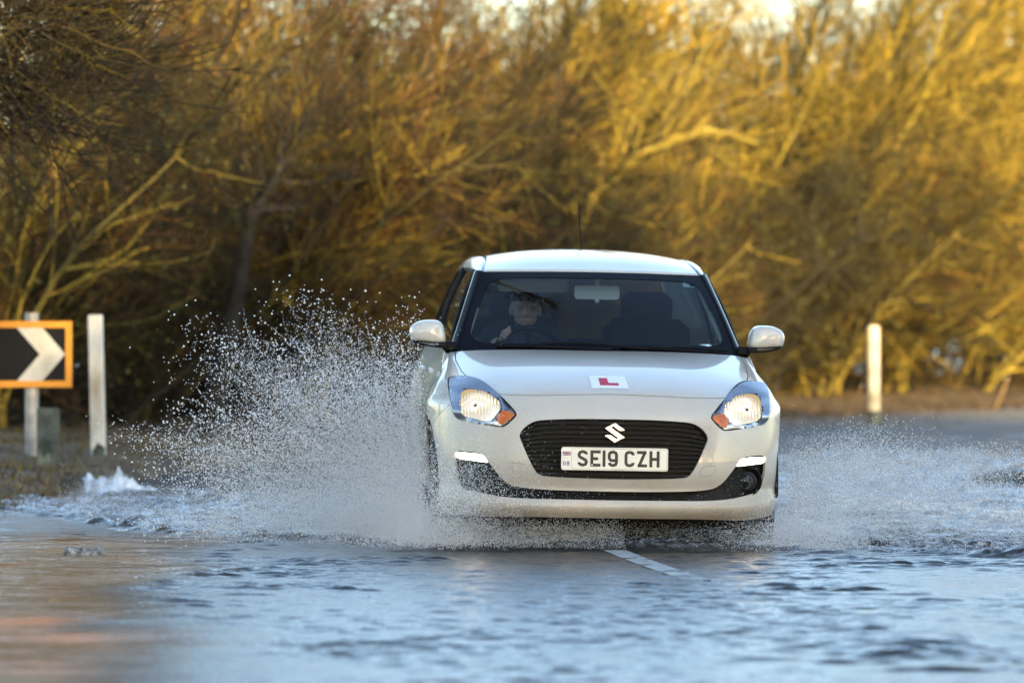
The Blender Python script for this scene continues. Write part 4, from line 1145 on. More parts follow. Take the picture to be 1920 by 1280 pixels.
pr_, frr_, nr_ = fill(smooth_poly(RF, 1), .0030)
fl_r = .0050 * np.abs(np.sin(pr_[:, 0] * PI / .0150))
rad_ = np.linalg.norm((pr_ - BULB) * [1, 1.15], axis=1)
rim_y = S_front(RF).mean(0)[1]
REFL = np.stack([pr_[:, 0], S_front(pr_)[:, 1] * .55 + rim_y * .45 + .028 + .050 * np.exp(-(rad_ / .062) ** 2) + fl_r * np.clip((rad_ - .022) / .01, 0, 1), pr_[:, 1]], -1)
for s in (1, -1):
    h = empty('headlamp', (0, 0, 0), car)
    ring = dense(HL, .008, True); n = len(ring); q = S_front(ring); c = HL.mean(0)
    V = np.concatenate([q + [0, .004, 0], S_front(c + (ring - c) * .955) + [0, .004, 0], S_front(c + (ring - c) * .95) + [0, .03, 0]])
    V, F = flip(V, grid_faces(3, n, 0, True), s); link('seal', mesh_np('seal', V, F, False), h, M['seal'])
    pb, fb, nb = fill(HL, .014); Vb = S_front(pb); Vb[:, 1] = Vb[:, 1] * .6 + .075 + .02 * np.sin(pb[:, 1] * 60) * np.cos(pb[:, 0] * 20)
    # leave the housing open where the reflector and the indicator sit
    cb = pb[fb].mean(1); keep = ~(inside(cb, RF) | inside(cb, IND))
    V, F = flip(Vb, fb[keep], s); link('housing', mesh_np('housing', V, F), h, M['housing'])
    V, F = flip(REFL, frr_, s); link('reflector', mesh_np('reflector', V, F), h, M['glow'])
    bc = REFL[np.argmin(rad_)]
    mb = MB(); mb.lathe([(.010, .0), (.0135, -.004), (.0135, -.022), (.009, -.028), (.0, -.03)], 16, (bc[0] * s, bc[1] - .006, bc[2]), 'y'); mb.build('bulb_cap', M['reflector'], h, True)
    mb = MB(); mb.lathe([(.0155, -.010), (.019, -.012), (.020, -.004)], 18, (bc[0] * s, bc[1] - .006, bc[2]), 'y'); mb.build('bulb', M['bulb'], h, True)
    mb = MB(); mb.lathe([(.0, -.0305), (.0055, -.0303)], 12, (bc[0] * s, bc[1] - .006, bc[2]), 'y'); mb.build('bulb_tip', M['seal'], h)
    pi_, fi_, ni_ = fill(smooth_poly(IND, 1), .005); Vi = S_front(pi_) + np.array([0, .022, 0])
    di = np.linalg.norm(pi_ - IND.mean(0), axis=1); Vi[:, 1] += .018 * np.exp(-(di / .02) ** 2) + .002 * np.sin(pi_[:, 0] * 700) * np.sin(pi_[:, 1] * 700)
    V, F = flip(Vi, fi_, s); ind = link('indicator', mesh_np('indicator', V, F, False), h, M['amber'])
    ic = Vi[np.argmin(di)]; mb = MB(); mb.add(*ball((ic[0] * s, ic[1] - .008, ic[2]), .008, 10, 6)); mb.build('indicator_bulb', M['amber'], h, True)
    V, F = flip(LENS, fl_, s); link('lens', mesh_np('lens', V, F, True, LENSN * [s, 1, 1]), h, M['lens'])

# ---- running lamps, fog lamps
DRL = smooth_poly([(.609, .413), (.628, .443), (.652, .451), (.752, .456), (.760, .450), (.757, .424), (.69, .419), (.612, .410)], 1)
for s in (1, -1):
    f_ = empty('running_lamp', (0, 0, 0), car)
    p_, t_, n_ = fill(DRL, .008); Vd = S_front(p_) + np.array([0, .012, 0])
    V, F = flip(Vd, t_, s); link('light_bar', mesh_np('light_bar', V, F), f_, M['drl'])
    P = dense(DRL, .008, True); q = S_front(P); n = len(P)
    V, F = flip(np.concatenate([q + [0, .011, 0], q + [0, .05, 0]]), grid_faces(2, n, 0, True), s); link('bezel', mesh_np('bezel', V, F, False), f_, M['black'])
    g_ = empty('fog_lamp', (0, 0, 0), car)
    c = S_front(np.array([(.672, .336)]))[0]; cc = (c[0] * s, c[1] + .03, c[2])
    MB().lathe([(.074, .02), (.072, -.004), (.068, -.006), (.062, .004), (.050, .018), (.048, .022)], 32, cc, 'y').build('bezel', M['black'], g_, True)
    MB().lathe([(.046, .02), (.044, -.002), (.040, -.004), (.037, .006)], 32, cc, 'y').build('ring', M['slat'], g_, True)
    MB().lathe([(.037, .008), (.028, .003), (.015, -.001), (0, -.003)], 28, cc, 'y').build('fog_lens', M['lens'], g_, True)
    MB().lathe([(.036, .012), (.025, .03), (.010, .04), (0, .04)], 24, cc, 'y').build('fog_reflector', M['alloy'], g_, True)

# ---- windscreen and roof
def W(a, b, off=0.):
    a = np.asarray(a, float); b = np.asarray(b, float)
    x = a * (.7125 + (.5625 - .7125) * b); y = (1.03 + .21 * a * a) * (1 - b) + (1.61 + .11 * a * a) * b
    z = (.945 - .012 * a * a) * (1 - b) + (1.367 - .007 * a * a) * b
    bul = .022 * 4 * b * (1 - b)
    nx, ny, nz = .20 * a, -.58, .80
    l = np.sqrt(nx * nx + ny * ny + nz * nz)
    k = bul + off
    return np.stack([x + nx / l * k, y + ny / l * k, z + nz / l * k], -1)
A_, B_ = np.meshgrid(np.linspace(-1, 1, 41), np.linspace(0, 1, 25))
ws = link('windscreen', mesh_np('windscreen', W(A_, B_).reshape(-1, 3), grid_faces(25, 41)), car, M['glass'])
def frit():
    n = 120; th = np.linspace(0, 2 * PI, n, endpoint=False)
    ha, hb, ca, cb = .952, .405, 0., .50
    k = (np.abs(np.cos(th)) ** 9 + np.abs(np.sin(th)) ** 9) ** (-1 / 9)
    ia, ib = ca + ha * k * np.cos(th), cb + hb * k * np.sin(th)
    ia = ia * (1 - .02 * (ib > .5))
    k2 = 1 / np.maximum(np.abs(np.cos(th)), np.abs(np.sin(th)))
    oa, ob = k2 * np.cos(th), .5 + .5 * k2 * np.sin(th)
    ts = np.linspace(0, 1, 4)
    a = np.concatenate([oa + (ia - oa) * t for t in ts]); b = np.concatenate([ob + (ib - ob) * t for t in ts])
    link('frit_border', mesh_np('frit_border', W(a, b, .0025), grid_faces(4, n, 0, True)), ws, M['gloss_black'])
frit()
# tax-style sticker in the top corner
def patch(name, c, m_, off, parent):
    v = W(np.array([q[0] for q in c]), np.array([q[1] for q in c]), off); return link(name, mesh_np(name, v, [[0, 1, 2, 3]], False), parent, m_)
st = patch('sticker', [(.816, .918), (.945, .918), (.920, .833), (.795, .833)], M['sticker'], -.003, ws)
patch('sticker_box', [(.878, .908), (.936, .908), (.913, .842), (.858, .842)], M['sticker_navy'], -.0022, st)

def roof_z(y): return np.interp(y, [1.60, 1.70, 1.85, 2.05, 2.3, 2.55, 2.8, 3.1, 3.4, 3.62], [1.372, 1.401, 1.434, 1.466, 1.491, 1.503, 1.504, 1.490, 1.462, 1.425])
def spl(xs, ys):
    xs = np.array(xs, float); ys = np.array(ys, float)
    t = np.arange(len(xs)); D = nat(len(xs))
    def f(x):
        u = np.interp(x, xs, t); return basis(np.atleast_1d(u), len(xs), D) @ ys
    return f
DX = lambda y: np.interp(y, [1.6, 1.72, 2.0, 2.3, 3.2, 3.6], [.565, .558, .538, .522, .510, .490])
zc_ = spl([1.58, 1.70, 1.85, 2.05, 2.3, 2.55, 2.8, 3.1, 3.4, 3.64], [1.364, 1.399, 1.433, 1.466, 1.491, 1.503, 1.504, 1.490, 1.462, 1.425])
def roof():
    ys = np.linspace(0, 1, 40); a = np.linspace(-1, 1, 41); A, T = np.meshgrid(a, ys)
    Yf = 1.605 + .11 * A * A; Y = Yf + (3.64 - .06 * A * A - Yf) * T
    Xr = A * DX(Y)
    Z = zc_(Y.ravel()).reshape(Y.shape) - .043 * np.abs(A) ** 2.4 * (1 - .0 * T)
    front = np.exp(-((Y - Yf) / .16) ** 2)
    zf = 1.367 - .007 * A * A + .003
    Z = Z * (1 - front) + (zf + (Y - Yf) * .22) * front
    V = np.stack([Xr, Y, Z], -1)
    lip = V[0] + [0, .004, -.02]; V = np.concatenate([lip[None], V])
    return V, link('roof', mesh_np('roof', V.reshape(-1, 3), grid_faces(41, 41)), car, M['paint'])
RV, ro = roof()
edgeR = RV[1:, -1]     # the roof's right border, front to rear
def top_x(y): return np.interp(y, [1.30, 1.72, 1.80, 2.1, 2.5, 3.0, 3.5], [.575, .592, .600, .622, .640, .640, .605])
def rails():
    for s in (1, -1):
        P = edgeR.copy(); k = len(P)
        ditch = np.stack([P[:, 0] + .022, P[:, 1] + .002, P[:, 2] - .003], -1)
        fl = np.stack([P[:, 0] + .011, P[:, 1], P[:, 2] - .009], -1)
        V = np.concatenate([P, fl, ditch]); F = grid_faces(3, k)
        V, F = flip(V, F, s); link('roof_trim', mesh_np('roof_trim', V, F, False), car, M['gloss_black'])
        # outer rail down to the top of the side windows
        rows = []
        xt = top_x(P[:, 1] + .06); zt = np.interp(P[:, 1], [1.7, 1.85, 2.1, 2.5, 3.0, 3.6], [1.358, 1.366, 1.378, 1.388, 1.380, 1.345])
        for t in np.linspace(0, 1, 9):
            w_ = math.sin(t * PI / 2); z_ = 1 - math.cos(t * PI / 2)
            x = ditch[:, 0] + (np.maximum(xt, ditch[:, 0] + .018) - ditch[:, 0]) * w_
            rows.append(np.stack([x, ditch[:, 1] + .06 * t, ditch[:, 2] + .003 * math.sin(t * PI) + (zt - ditch[:, 2]) * z_], -1))
        V, F = flip(np.concatenate(rows), grid_faces(9, k), s); link('roof_rail', mesh_np('roof_rail', V, F), car, M['paint'])
rails()
def win_bottom(y): return np.array([np.interp(y, [1.22, 1.35, 1.9, 2.6, 3.1, 3.6], [.735, .748, .778, .786, .785, .745]), y, np.interp(y, [1.22, 1.3, 1.9, 2.6, 3.1, 3.6], [.935, .955, .968, .985, .998, 1.004])])
def win_top(y):
    yy = y; return np.array([np.interp(yy, [1.78, 2.1, 2.5, 3.0, 3.5], [.605, .624, .640, .640, .600]), yy, np.interp(yy, [1.78, 1.9, 2.1, 2.5, 3.0, 3.5], [1.360, 1.366, 1.376, 1.386, 1.378, 1.345])])
for s in (1, -1):
    # A pillar, black, from the screen's edge round to the door glass
    rows = []
    for t in np.linspace(0, 1, 16):
        a = W(np.array([1.0]), np.array([t]), .0)[0] + np.array([.0, 0, .001])
        b = win_bottom(1.36 + 0 * t) * (1 - t) + win_top(1.82) * t + np.array([.004, 0, 0])
        mid = (a + b) / 2 + np.array([.014, -.012, .008])
        rows.append(np.array([a + [0, .01, -.02], a, a * .55 + mid * .45 + [.003, -.006, .003], mid, mid * .45 + b * .55 + [.005, 0, .001], b, b + [-.02, .02, -.004]]))
    V, F = flip(np.concatenate(rows), grid_faces(16, 7), s); link('windscreen_pillar', mesh_np('windscreen_pillar', V, F), car, M['gloss_black'])
    # side glass in two lights
    for nm, y0, y1, yt0, yt1 in (('front_side_window', 1.37, 2.36, 1.835, 2.33), ('rear_side_window', 2.46, 3.12, 2.42, 3.02)):
        V = []
        for t in np.linspace(0, 1, 9):
            for q in np.linspace(0, 1, 14):
                p0 = win_bottom(y0 + (y1 - y0) * q); p1 = win_top(yt0 + (yt1 - yt0) * q)
                p = p0 * (1 - t) + p1 * t; p[0] += .018 * 4 * t * (1 - t) * .8; V.append(p)
        V, F = flip(np.array(V), grid_faces(9, 14), s); sw = link(nm, mesh_np(nm, V, F), car, M['door_glass' if nm[0] == 'f' else 'privacy'])
        bd = np.concatenate([V.reshape(9, 14, 3)[0], V.reshape(9, 14, 3)[1:, -1], V.reshape(9, 14, 3)[-1, ::-1][1:], V.reshape(9, 14, 3)[::-1, 0][1:]])
        MB().tube(bd, .011, 6, False).build('window_surround', M['seal'], sw, True)
    # B pillar, and the broad rear pillar round to the rear window
    q0, q1 = win_bottom(2.41), win_top(2.375); V = []
    for k_ in np.linspace(0, 1, 9):
        p = q0 * (1 - k_) + q1 * k_; p[0] += .018 * 4 * k_ * (1 - k_) * .8 + .002
        V += [p + [0, -.055, 0], p + [.002, 0, 0], p + [0, .055, 0]]
    V, F = flip(np.array(V), grid_faces(9, 3), s); link('door_pillar', mesh_np('door_pillar', V, F), car, M['gloss_black'])
    V = []
    for k_ in np.linspace(0, 1, 10):
        pa = win_bottom(3.12) * (1 - k_) + win_top(3.02) * k_; pa[0] += .018 * 4 * k_ * (1 - k_) * .8
        pc = np.array([.645 - .13 * k_, 3.755 - .19 * k_, .985 + .43 * k_])
        pm = np.array([.765 - .15 * k_, 3.46 - .06 * k_, 1.0 + .355 * k_])
        for w_ in np.linspace(0, 1, 9): V.append(pa * (1 - w_) ** 2 + 2 * pm * w_ * (1 - w_) * 1.0 + pc * w_ ** 2)
    V, F = flip(np.array(V), grid_faces(10, 9), s); link('rear_pillar', mesh_np('rear_pillar', V, F), car, M['paint'])
    # door mirror
    mm = empty('door_mirror', (0, 0, 0), car)
    out = smooth_poly([(.776, .985), (.778, 1.03), (.790, 1.078), (.812, 1.100), (.846, 1.105), (.900, 1.103), (.940, 1.088), (.962, 1.066), (.967, 1.040), (.962, 1.008), (.948, .990), (.90, .984), (.82, .978)], 2)
    c = np.array([.868, 1.043]); rows = []
    for t, k in ((0, .02), (.01, .30), (.03, .52), (.07, .70), (.14, .83), (.25, .92), (.42, .97), (.7, 1.0), (1, .985)):
        q = c + (out - c) * k
        rows.append(np.stack([q[:, 0], 1.155 + .15 * t + .06 * (q[:, 0] - .80), q[:, 1]], -1))
    n = len(out); Vm = np.concatenate(rows)
    V, F = flip(Vm, grid_faces(9, n, 0, True), s); link('mirror_shell', mesh_np('mirror_shell', V, F), mm, M['paint'])
    g_ = c + (out - c) * .93; mb = MB(); mb.prism([(x * s, z) for x, z in g_], 1.318, 1.324); mb.build('mirror_glass', M['chrome'], mm)
    lo = [(.765, .962), (.780, .992), (.80, .995), (.93, .999), (.952, 1.0), (.945, .985), (.90, .972), (.82, .960)]
    P = smooth_poly(lo, 1); rows = []
    for t, k in ((0, .5), (.05, .9), (.3, 1), (1, 1)):
        q = P.mean(0) + (P - P.mean(0)) * k; rows.append(np.stack([q[:, 0], np.full(len(q), 1.175 + .13 * t), q[:, 1]], -1))
    V, F = flip(np.concatenate(rows), grid_faces(4, len(P), 0, True), s); link('mirror_base', mesh_np('mirror_base', V, F), mm, M['black'])
    MB().box((.755 * s, 1.29, .968), (.07, .10, .05), .012).build('mirror_foot', M['seal'], mm)
    # door handle
    mb = MB(); mb.tube([(.846 * s, 2.10, .842), (.872 * s, 2.13, .846), (.874 * s, 2.22, .850), (.852 * s, 2.27, .850)], [.010, .014, .014, .011], 8); mb.build('door_handle', M['paint'], car, True)

# tail, floor, wheel houses
Vt = []; 
for t in np.linspace(0, 1, 10):
    z = .28 + (1.0 - .28) * t
    for a in np.linspace(-1, 1, 15): Vt.append((a * (.70 - .03 * t), 3.84 - .07 * a * a - .03 * t, z))
link('tailgate', mesh_np('tailgate', Vt, grid_faces(10, 15)), car, M['paint'])
Vt = []
for t in np.linspace(0, 1, 8):
    for a in np.linspace(-1, 1, 13): Vt.append((a * (.64 - .13 * t), 3.79 - .04 * a * a - .19 * t, .99 + .425 * t))
link('rear_window', mesh_np('rear_window', Vt, grid_faces(8, 13)), car, M['rear_glass'])
mb = MB(); mb.box((0, 2.1, .20), (1.32, 3.0, .24), .02); mb.box((0, .42, .28), (1.1, .5, .27), .02); mb.build('underbody', M['seal'], car)
for s in (1, -1):
    for nm, (yc, zc, r) in (('wheel_house', WA), ('wheel_house', WB)):
        th = np.linspace(-.1, PI + .1, 24); V = []
        for x in (.60, .80, .85): V += [(x * s, yc - (r + .012) * math.cos(t), zc + (r + .012) * math.sin(t)) for t in th]
        V += [(.60 * s, yc, zc)] * 24
        link(nm, mesh_np(nm, V, np.concatenate([grid_faces(3, 24), np.stack([np.arange(23), np.arange(23) + 72, np.arange(23) + 73, np.arange(23) + 1], -1)]), False), car, M['seal'])
    for yc in (WA[0], WB[0]):
        w_ = empty('wheel', (.765 * s, yc, .262), car)
        if yc < 1: w_.rotation_euler = (0, 0, math.radians(-3))
        R_ = .302
        MB().lathe([(.20, -.085), (.27, -.094), (.288, -.086), (R_, -.065), (R_ + .001, 0), (R_, .065), (.288, .086), (.27, .094), (.20, .085)], 48, (0, 0, 0), 'x').build('tyre', M['rubber'], w_, True)
        rim = MB().lathe([(.20, -.08), (.198, .0), (.20, .082), (.185, .078), (.18, .03)], 40, (0, 0, 0), 'x')
        for k in range(5):
            a = 2 * PI * k / 5
            for da in (-.16, .16): rim.tube([(.062 * s, .03 * math.cos(a), .03 * math.sin(a)), (.055 * s, .19 * math.cos(a + da), .19 * math.sin(a + da))], [.022, .014], 6)
        rim.lathe([(0, .07 * s), (.05, .068 * s), (.055, .04 * s)], 16, (0, 0, 0), 'x')
        rim.build('rim', M['alloy'], w_, True)
        # tread blocks
        tr = MB()
        for k in range(64):
            a = 2 * PI * k / 64
            for xx in (-.05, -.017, .017, .05):
                tr.box((xx, (R_ + .002) * math.cos(a + xx), (R_ + .002) * math.sin(a + xx)), (.026, .008, .02), 0, Matrix.Rotation(a + xx - 0, 4, 'X'))
        tr.build('tread', M['rubber'], w_)

# aerial, wipers, cowl
MB().lathe([(.018, 0), (.014, .012), (.005, .03)], 12, (.035, 3.02, 1.490)).build('aerial_foot', M['seal'], car, True)
MB().tube([(.035, 3.02, 1.50), (.030, 3.04, 1.60), (.018, 3.06, 1.78)], [.0052, .0042, .0030], 6).build('aerial', M['seal'], car, True)
Vt = []
for t, (dy, z0) in enumerate(((-.02, .945), (.02, .940), (.07, .938))):
    for a in np.linspace(-1, 1, 25): Vt.append((a * .72, 1.05 + dy + .19 * a * a, z0 - .012 * a * a))
link('cowl', mesh_np('cowl', Vt, grid_faces(3, 25)), car, M['black'])
for x0, x1, lift in ((.16, -.36, .05), (.66, .26, .02)):
    w_ = empty('wiper', (0, 0, 0), car)
    a = np.linspace(0, 1, 9)
    xs = x0 + (x1 - x0) * a
    bb = .045 + lift * .7 * np.sin(a * PI * .9)
    P = W(xs / .70, bb, .018); MB().tube(P, .007, 6).build('wiper_arm', M['seal'], w_, True)
    xs = x0 - .10 + (x1 - x0 - .06) * a
    P = W(xs / .70, .035 + .025 * a, .010); MB().tube(P, .006, 6).build('wiper_blade', M['seal'], w_, True)

# ---- cabin
mb = MB()
Vt = []
for t in np.linspace(0, 1, 6):
    for a in np.linspace(-1, 1, 17): Vt.append((a * (.70 - .02 * t), 1.08 + .19 * a * a + .50 * t, .932 + .018 * math.sin(t * 2.2) - .05 * t * t))
Vt += [(a * .68, 1.75 + 0 * a, .70) for a in np.linspace(-1, 1, 17)]
link('dashboard', mesh_np('dashboard', Vt, grid_faces(7, 17)), car, M['cabin_dark'])
MB().box((-.34, 1.60, .955), (.34, .14, .07), .03).build('instrument_hood', M['cabin_dark'], car)
sw = empty('steering_wheel', (-.325, 1.80, .905), car); sw.rotation_euler = (math.radians(-66), 0, 0)
mb = MB(); th = np.linspace(0, 2 * PI, 33); mb.tube(np.stack([.183 * np.cos(th), .183 * np.sin(th), 0 * th], -1), .0155, 10, False); mb.build('wheel_rim', M['gloss_black'], sw, True)
mb = MB(); mb.lathe([(0, .03), (.06, .025), (.075, 0), (.06, -.03)], 20)
for a in (0, PI, -PI / 2): mb.tube([(.06 * math.cos(a), .06 * math.sin(a), 0), (.18 * math.cos(a), .18 * math.sin(a), 0)], .014, 6)
mb.build('wheel_hub', M['cabin_dark'], sw, True)
mb = MB(); mb.tube([(-.325, 1.55, .82), (-.325, 1.78, .90)], .035, 10); mb.build('steering_column', M['cabin_dark'], car, True)
def cushion(c, d, bev, nm, parent, tilt=0.):
    MB().box(c, d, bev, Matrix.Rotation(tilt, 4, 'X') if tilt else None).build(nm, M['seat'], parent, True)
for sx_ in (-.355, .355):
    se = empty('front_seat', (sx_, 2.1, .35), car)
    cushion((0, -.02, .18), (.48, .50, .16), .05, 'seat_cushion', se)
    cushion((0, .30, .48), (.47, .13, .62), .055, 'seat_back', se, math.radians(-14))
    cushion((0, .37, .835), (.28, .10, .19), .045, 'headrest', se, math.radians(-8))
    for k in (-.07, .07): MB().tube([(k, .35, .70), (k, .36, .77)], .006, 8).build('headrest_post', M['chrome'], se, True)
se = empty('rear_seat', (0, 2.85, .35), car)
cushion((0, 0, .16), (1.25, .48, .16), .05, 'seat_cushion', se)
cushion((0, .30, .42), (1.25, .13, .50), .05, 'seat_back', se, math.radians(-14))
for k in (-.36, .36): cushion((k, .39, .70), (.26, .09, .14), .04, 'headrest', se)
# mirror, visors, roof lining, door cards
iv = empty('interior_mirror', (.025, 1.66, 1.262), car)
mb = MB(); mb.prism([(x, z) for x, z in smooth_poly(rr(-.118, .118, -.036, .036, .016)[:-1], 1)], 0, .03); mb.build('mirror_case', M['trim_grey'], iv)
MB().tube([(0, .015, .03), (.0, .0, .075), (0, -.02, .105)], [.012, .016, .022], 8).build('mirror_stalk', M['trim_grey'], iv, True)
MB().box((0, -.002, -.045), (.022, .012, .018), .004).build('mirror_tab', M['trim_grey'], iv)
for sx_, zz, tl in ((-.305, 1.304, -52), (.30, 1.338, 5)):
    MB().box((sx_, 1.745, zz), (.37, .115, .024), .011, Matrix.Rotation(math.radians(tl), 4, 'X')).build('sun_visor', M['trim_grey'], car)
Vt = []
for t in np.linspace(0, 1, 12):
    for a in np.linspace(-1, 1, 13):
        y = 1.66 + .11 * a * a + 1.85 * t; Vt.append((a * .55, y, float(zc_(np.array([y]))[0]) - .035 - .05 * a * a))
link('roof_lining', mesh_np('roof_lining', Vt, grid_faces(12, 13)), car, M['cabin_dark'])
for s in (1, -1):
    Vt = [(x * s, y, z) for z, x in ((.30, .78), (.65, .80), (.94, .735)) for y in np.linspace(1.32, 3.5, 9)]
    link('door_card', mesh_np('door_card', Vt, grid_faces(3, 9), False), car, M['cabin_dark'])
    MB().tube([win_bottom(1.30) + [-.05, .03, 0] if s > 0 else win_bottom(1.30) * [-1, 1, 1] + [.05, .03, 0], (win_top(1.80) + [-.05, 0, -.012]) * np.array([s, 1, 1])], .024, 8).build('pillar_trim', M['trim_grey'], car, True)

# ---- learner plate lying on the bonnet
def bonnet_pt(x, y):
    """height of the bonnet at (x, y)"""
    u, v = np.array([np.interp(abs(x), [0, .2], [0, 1.])]), np.array([8.])
    for _ in range(30):
        q = S(u, v)[0]; v = np.clip(v + (y - q[1]) / .30, 6, 11); u = np.clip(u + (abs(x) - q[0]) / .2, 0, 3)
    return S(u, v)[0][2]
lp = empty('learner_plate', (0, 0, 0)); lp.matrix_world = CAR
tag(lp, 'white learner plate with red L lying on the bonnet', 'learner plate')
def drape(name, poly, off, m_, parent):
    p_, t_, n_ = fill(np.array(poly), .02)
    V = np.array([(x, y, bonnet_pt(x, y) + off) for x, y in p_])
    Vb = V - [0, 0, .0012]
    n = n_
    side_ = np.stack([np.arange(n), (np.arange(n) + 1) % n, (np.arange(n) + 1) % n + len(V), np.arange(n) + len(V)], -1)
    return link(name, mesh_np(name, np.concatenate([V, Vb]), [t_, t_[:, ::-1] + len(V), side_], False), parent, m_)
drape('plate_sheet', [(-.104, .152), (.075, .152), (.069, .325), (-.110, .325)], .0035, M['lp_white'], lp)
drape('letter', [(-.0610, .185), (.0310, .185), (.0295, .217), (-.0190, .217), (-.0215, .285), (-.0640, .285)], .0052, M['lp_red'], lp)
# ------------------------------------------------------------------ the driver
def voxel(mb, name, vox, sm=3):
    me = mb.mesh(name); o = bpy.data.objects.new(name, me); COL.objects.link(o)
    md = o.modifiers.new('r', 'REMESH'); md.mode = 'VOXEL'; md.voxel_size = vox; md.use_smooth_shade = True
    m2 = o.modifiers.new('s', 'SMOOTH'); m2.factor = .5; m2.iterations = sm
    dg = bpy.context.evaluated_depsgraph_get(); out = bpy.data.meshes.new_from_object(o.evaluated_get(dg))
    bpy.data.objects.remove(o); bpy.data.meshes.remove(me); out.name = name
    out.polygons.foreach_set('use_smooth', np.full(len(out.polygons), True))
    return out
HD = np.array([-.322, 2.10, 1.168])
def body():
    mb = MB(); e = lambda c, r: mb.add(*ball(HD + np.array(c), r, 24, 16))
    e((0, .012, .035), (.076, .095, .084)); e((0, -.018, -.028), (.062, .074, .084)); e((0, -.050, -.084), (.034, .032, .028))
    e((0, -.015, -.070), (.050, .06, .045))
    for s in (1, -1):
        e((s * .076, .012, -.006), (.011, .022, .034)); e((s * .036, -.066, -.022), (.026, .022, .026)); e((s * .011, -.100, -.030), (.010, .011, .009))
    mb.tube([HD + (0, -.086, .016), HD + (0, -.098, -.008), HD + (0, -.110, -.028)], [.009, .012, .014], 10)
    mb.tube([HD + (-.048, -.066, .024), HD + (-.024, -.085, .028), HD + (0, -.084, .022), HD + (.024, -.085, .028), HD + (.048, -.066, .024)], [.012, .013, .010, .013, .012], 10)
    mb.tube([HD + (-.026, -.078, -.056), HD + (0, -.092, -.054), HD + (.026, -.078, -.056)], [.006, .009, .006], 8)
    mb.tube([HD + (-.022, -.078, -.066), HD + (0, -.089, -.066), HD + (.022, -.078, -.066)], [.006, .009, .006], 8)
    mb.tube([HD + (0, .02, -.06), HD + (0, .045, -.13), HD + (0, .06, -.17)], [.054, .056, .066], 16)
    # torso, legs
    T = [(-.34, 2.17, 1.03), (-.345, 2.19, .92), (-.345, 2.16, .76), (-.345, 2.10, .62)]
    mb.tube(T, [.10, .145, .135, .15], 18)
    for s in (1, -1):
        c = -.34
        mb.tube([(c + s * .06, 2.165, 1.035), (c + s * .175, 2.15, 1.00)], [.075, .068], 12)
        mb.tube([(c + s * .08, 2.08, .60), (c + s * .11, 1.72, .64), (c + s * .11, 1.62, .34)], [.085, .068, .05], 12)
    # right arm (image left) up on the rim, left arm low on the rim
    mb.tube([(-.52, 2.15, .99), (-.575, 1.98, .86), (-.535, 1.86, .93), (-.478, 1.785, .998)], [.056, .047, .040, .029], 12)
    mb.tube([(-.165, 2.15, .99), (-.095, 1.98, .84), (-.115, 1.86, .87), (-.142, 1.80, .91)], [.056, .047, .038, .029], 12)
    def hand(w, k, dr, thumb):
        """palm from the wrist w to the knuckles at k; dr runs along the knuckles"""
        w, k, dr = map(np.array, (w, k, dr)); dr = nrm(dr); f = nrm(k - w)
        for t in (-1.2, -.4, .4, 1.2): mb.tube([w + dr * t * .012, k + dr * t * .017], [.014, .0125], 8)
        up = nrm(np.cross(dr, f)); up = up if up[1] < 0 else -up
        for i, (t, L) in enumerate(((-1.5, .062), (-.5, .074), (.5, .070), (1.5, .055))):
            p0 = k + dr * t * .0165; p1 = p0 + f * L * .40 + up * .012; p2 = p1 + (f * .2 - up * .95) * L * .40 + np.array([0, 0, -.004]); p3 = p2 + (-f * .75 - up * .4) * L * .30
            mb.tube([k - f * .02 + dr * t * .014, p0 + up * .004, p1, p2, p3], [.010, .0102, .0092, .0085, .0075], 8)
        b = w + f * .03 + dr * thumb * .02; mb.tube([b, b + f * .022 + dr * thumb * .022, b + f * .046 + dr * thumb * .026 - up * .012], [.013, .0115, .009], 8)
    hand((-.478, 1.785, .998), (-.452, 1.738, 1.030), (.62, .1, .72), 1)
    hand((-.142, 1.80, .91), (-.150, 1.765, .935), (-.2, .2, .9), 1)
    return voxel(mb, 'person', .0062, 2)
pers = link('person', body(), None, M['skin']); pers.matrix_world = CAR
tag(pers, 'driver in a dark jacket with one hand up on the steering wheel', 'person')
mb = MB()
mb.tube([(-.337, 2.155, 1.060), (-.34, 2.17, 1.01), (-.345, 2.19, .92), (-.345, 2.16, .76), (-.345, 2.10, .62)], [.085, .125, .165, .155, .165], 18)
for s in (1, -1): mb.tube([(-.34 + s * .05, 2.165, 1.035), (-.34 + s * .18, 2.15, .998)], [.088, .080], 12)
mb.tube([(-.52, 2.15, .99), (-.575, 1.98, .86), (-.535, 1.86, .93), (-.495, 1.805, .980)], [.072, .062, .054, .042], 12)
mb.tube([(-.165, 2.15, .99), (-.095, 1.98, .84), (-.115, 1.86, .87), (-.135, 1.815, .90)], [.072, .062, .052, .042], 12)
mb.tube([HD + (0, .0, -.105), HD + (0, .03, -.135)], [.070, .075], 16)
link('jacket', voxel(mb, 'jacket', .012, 2), pers, M['jacket'])
mb = MB(); mb.add(*ball(HD + np.array([0, .014, .060]), (.080, .100, .068), 20, 14)); mb.add(*ball(HD + np.array([0, .045, .0]), (.078, .072, .075), 20, 14))
link('hair', voxel(mb, 'hair', .009, 1), pers, M['hair'])
mb = MB(); mb.add(*ball(HD + np.array([0, -.048, -.088]), (.042, .034, .027), 16, 10)); mb.tube([HD + (-.055, -.02, -.055), HD + (-.036, -.05, -.086), HD + (.036, -.05, -.086), HD + (.055, -.02, -.055)], [.012, .016, .016, .012], 8)
link('beard', voxel(mb, 'beard', .007, 1), pers, M['hair'])
for s in (1, -1):
    mb = MB(); mb.add(*ball(HD + np.array([s * .031, -.074, .004]), .0105, 12, 8)); mb.build('eye', M['eye'], pers, True)

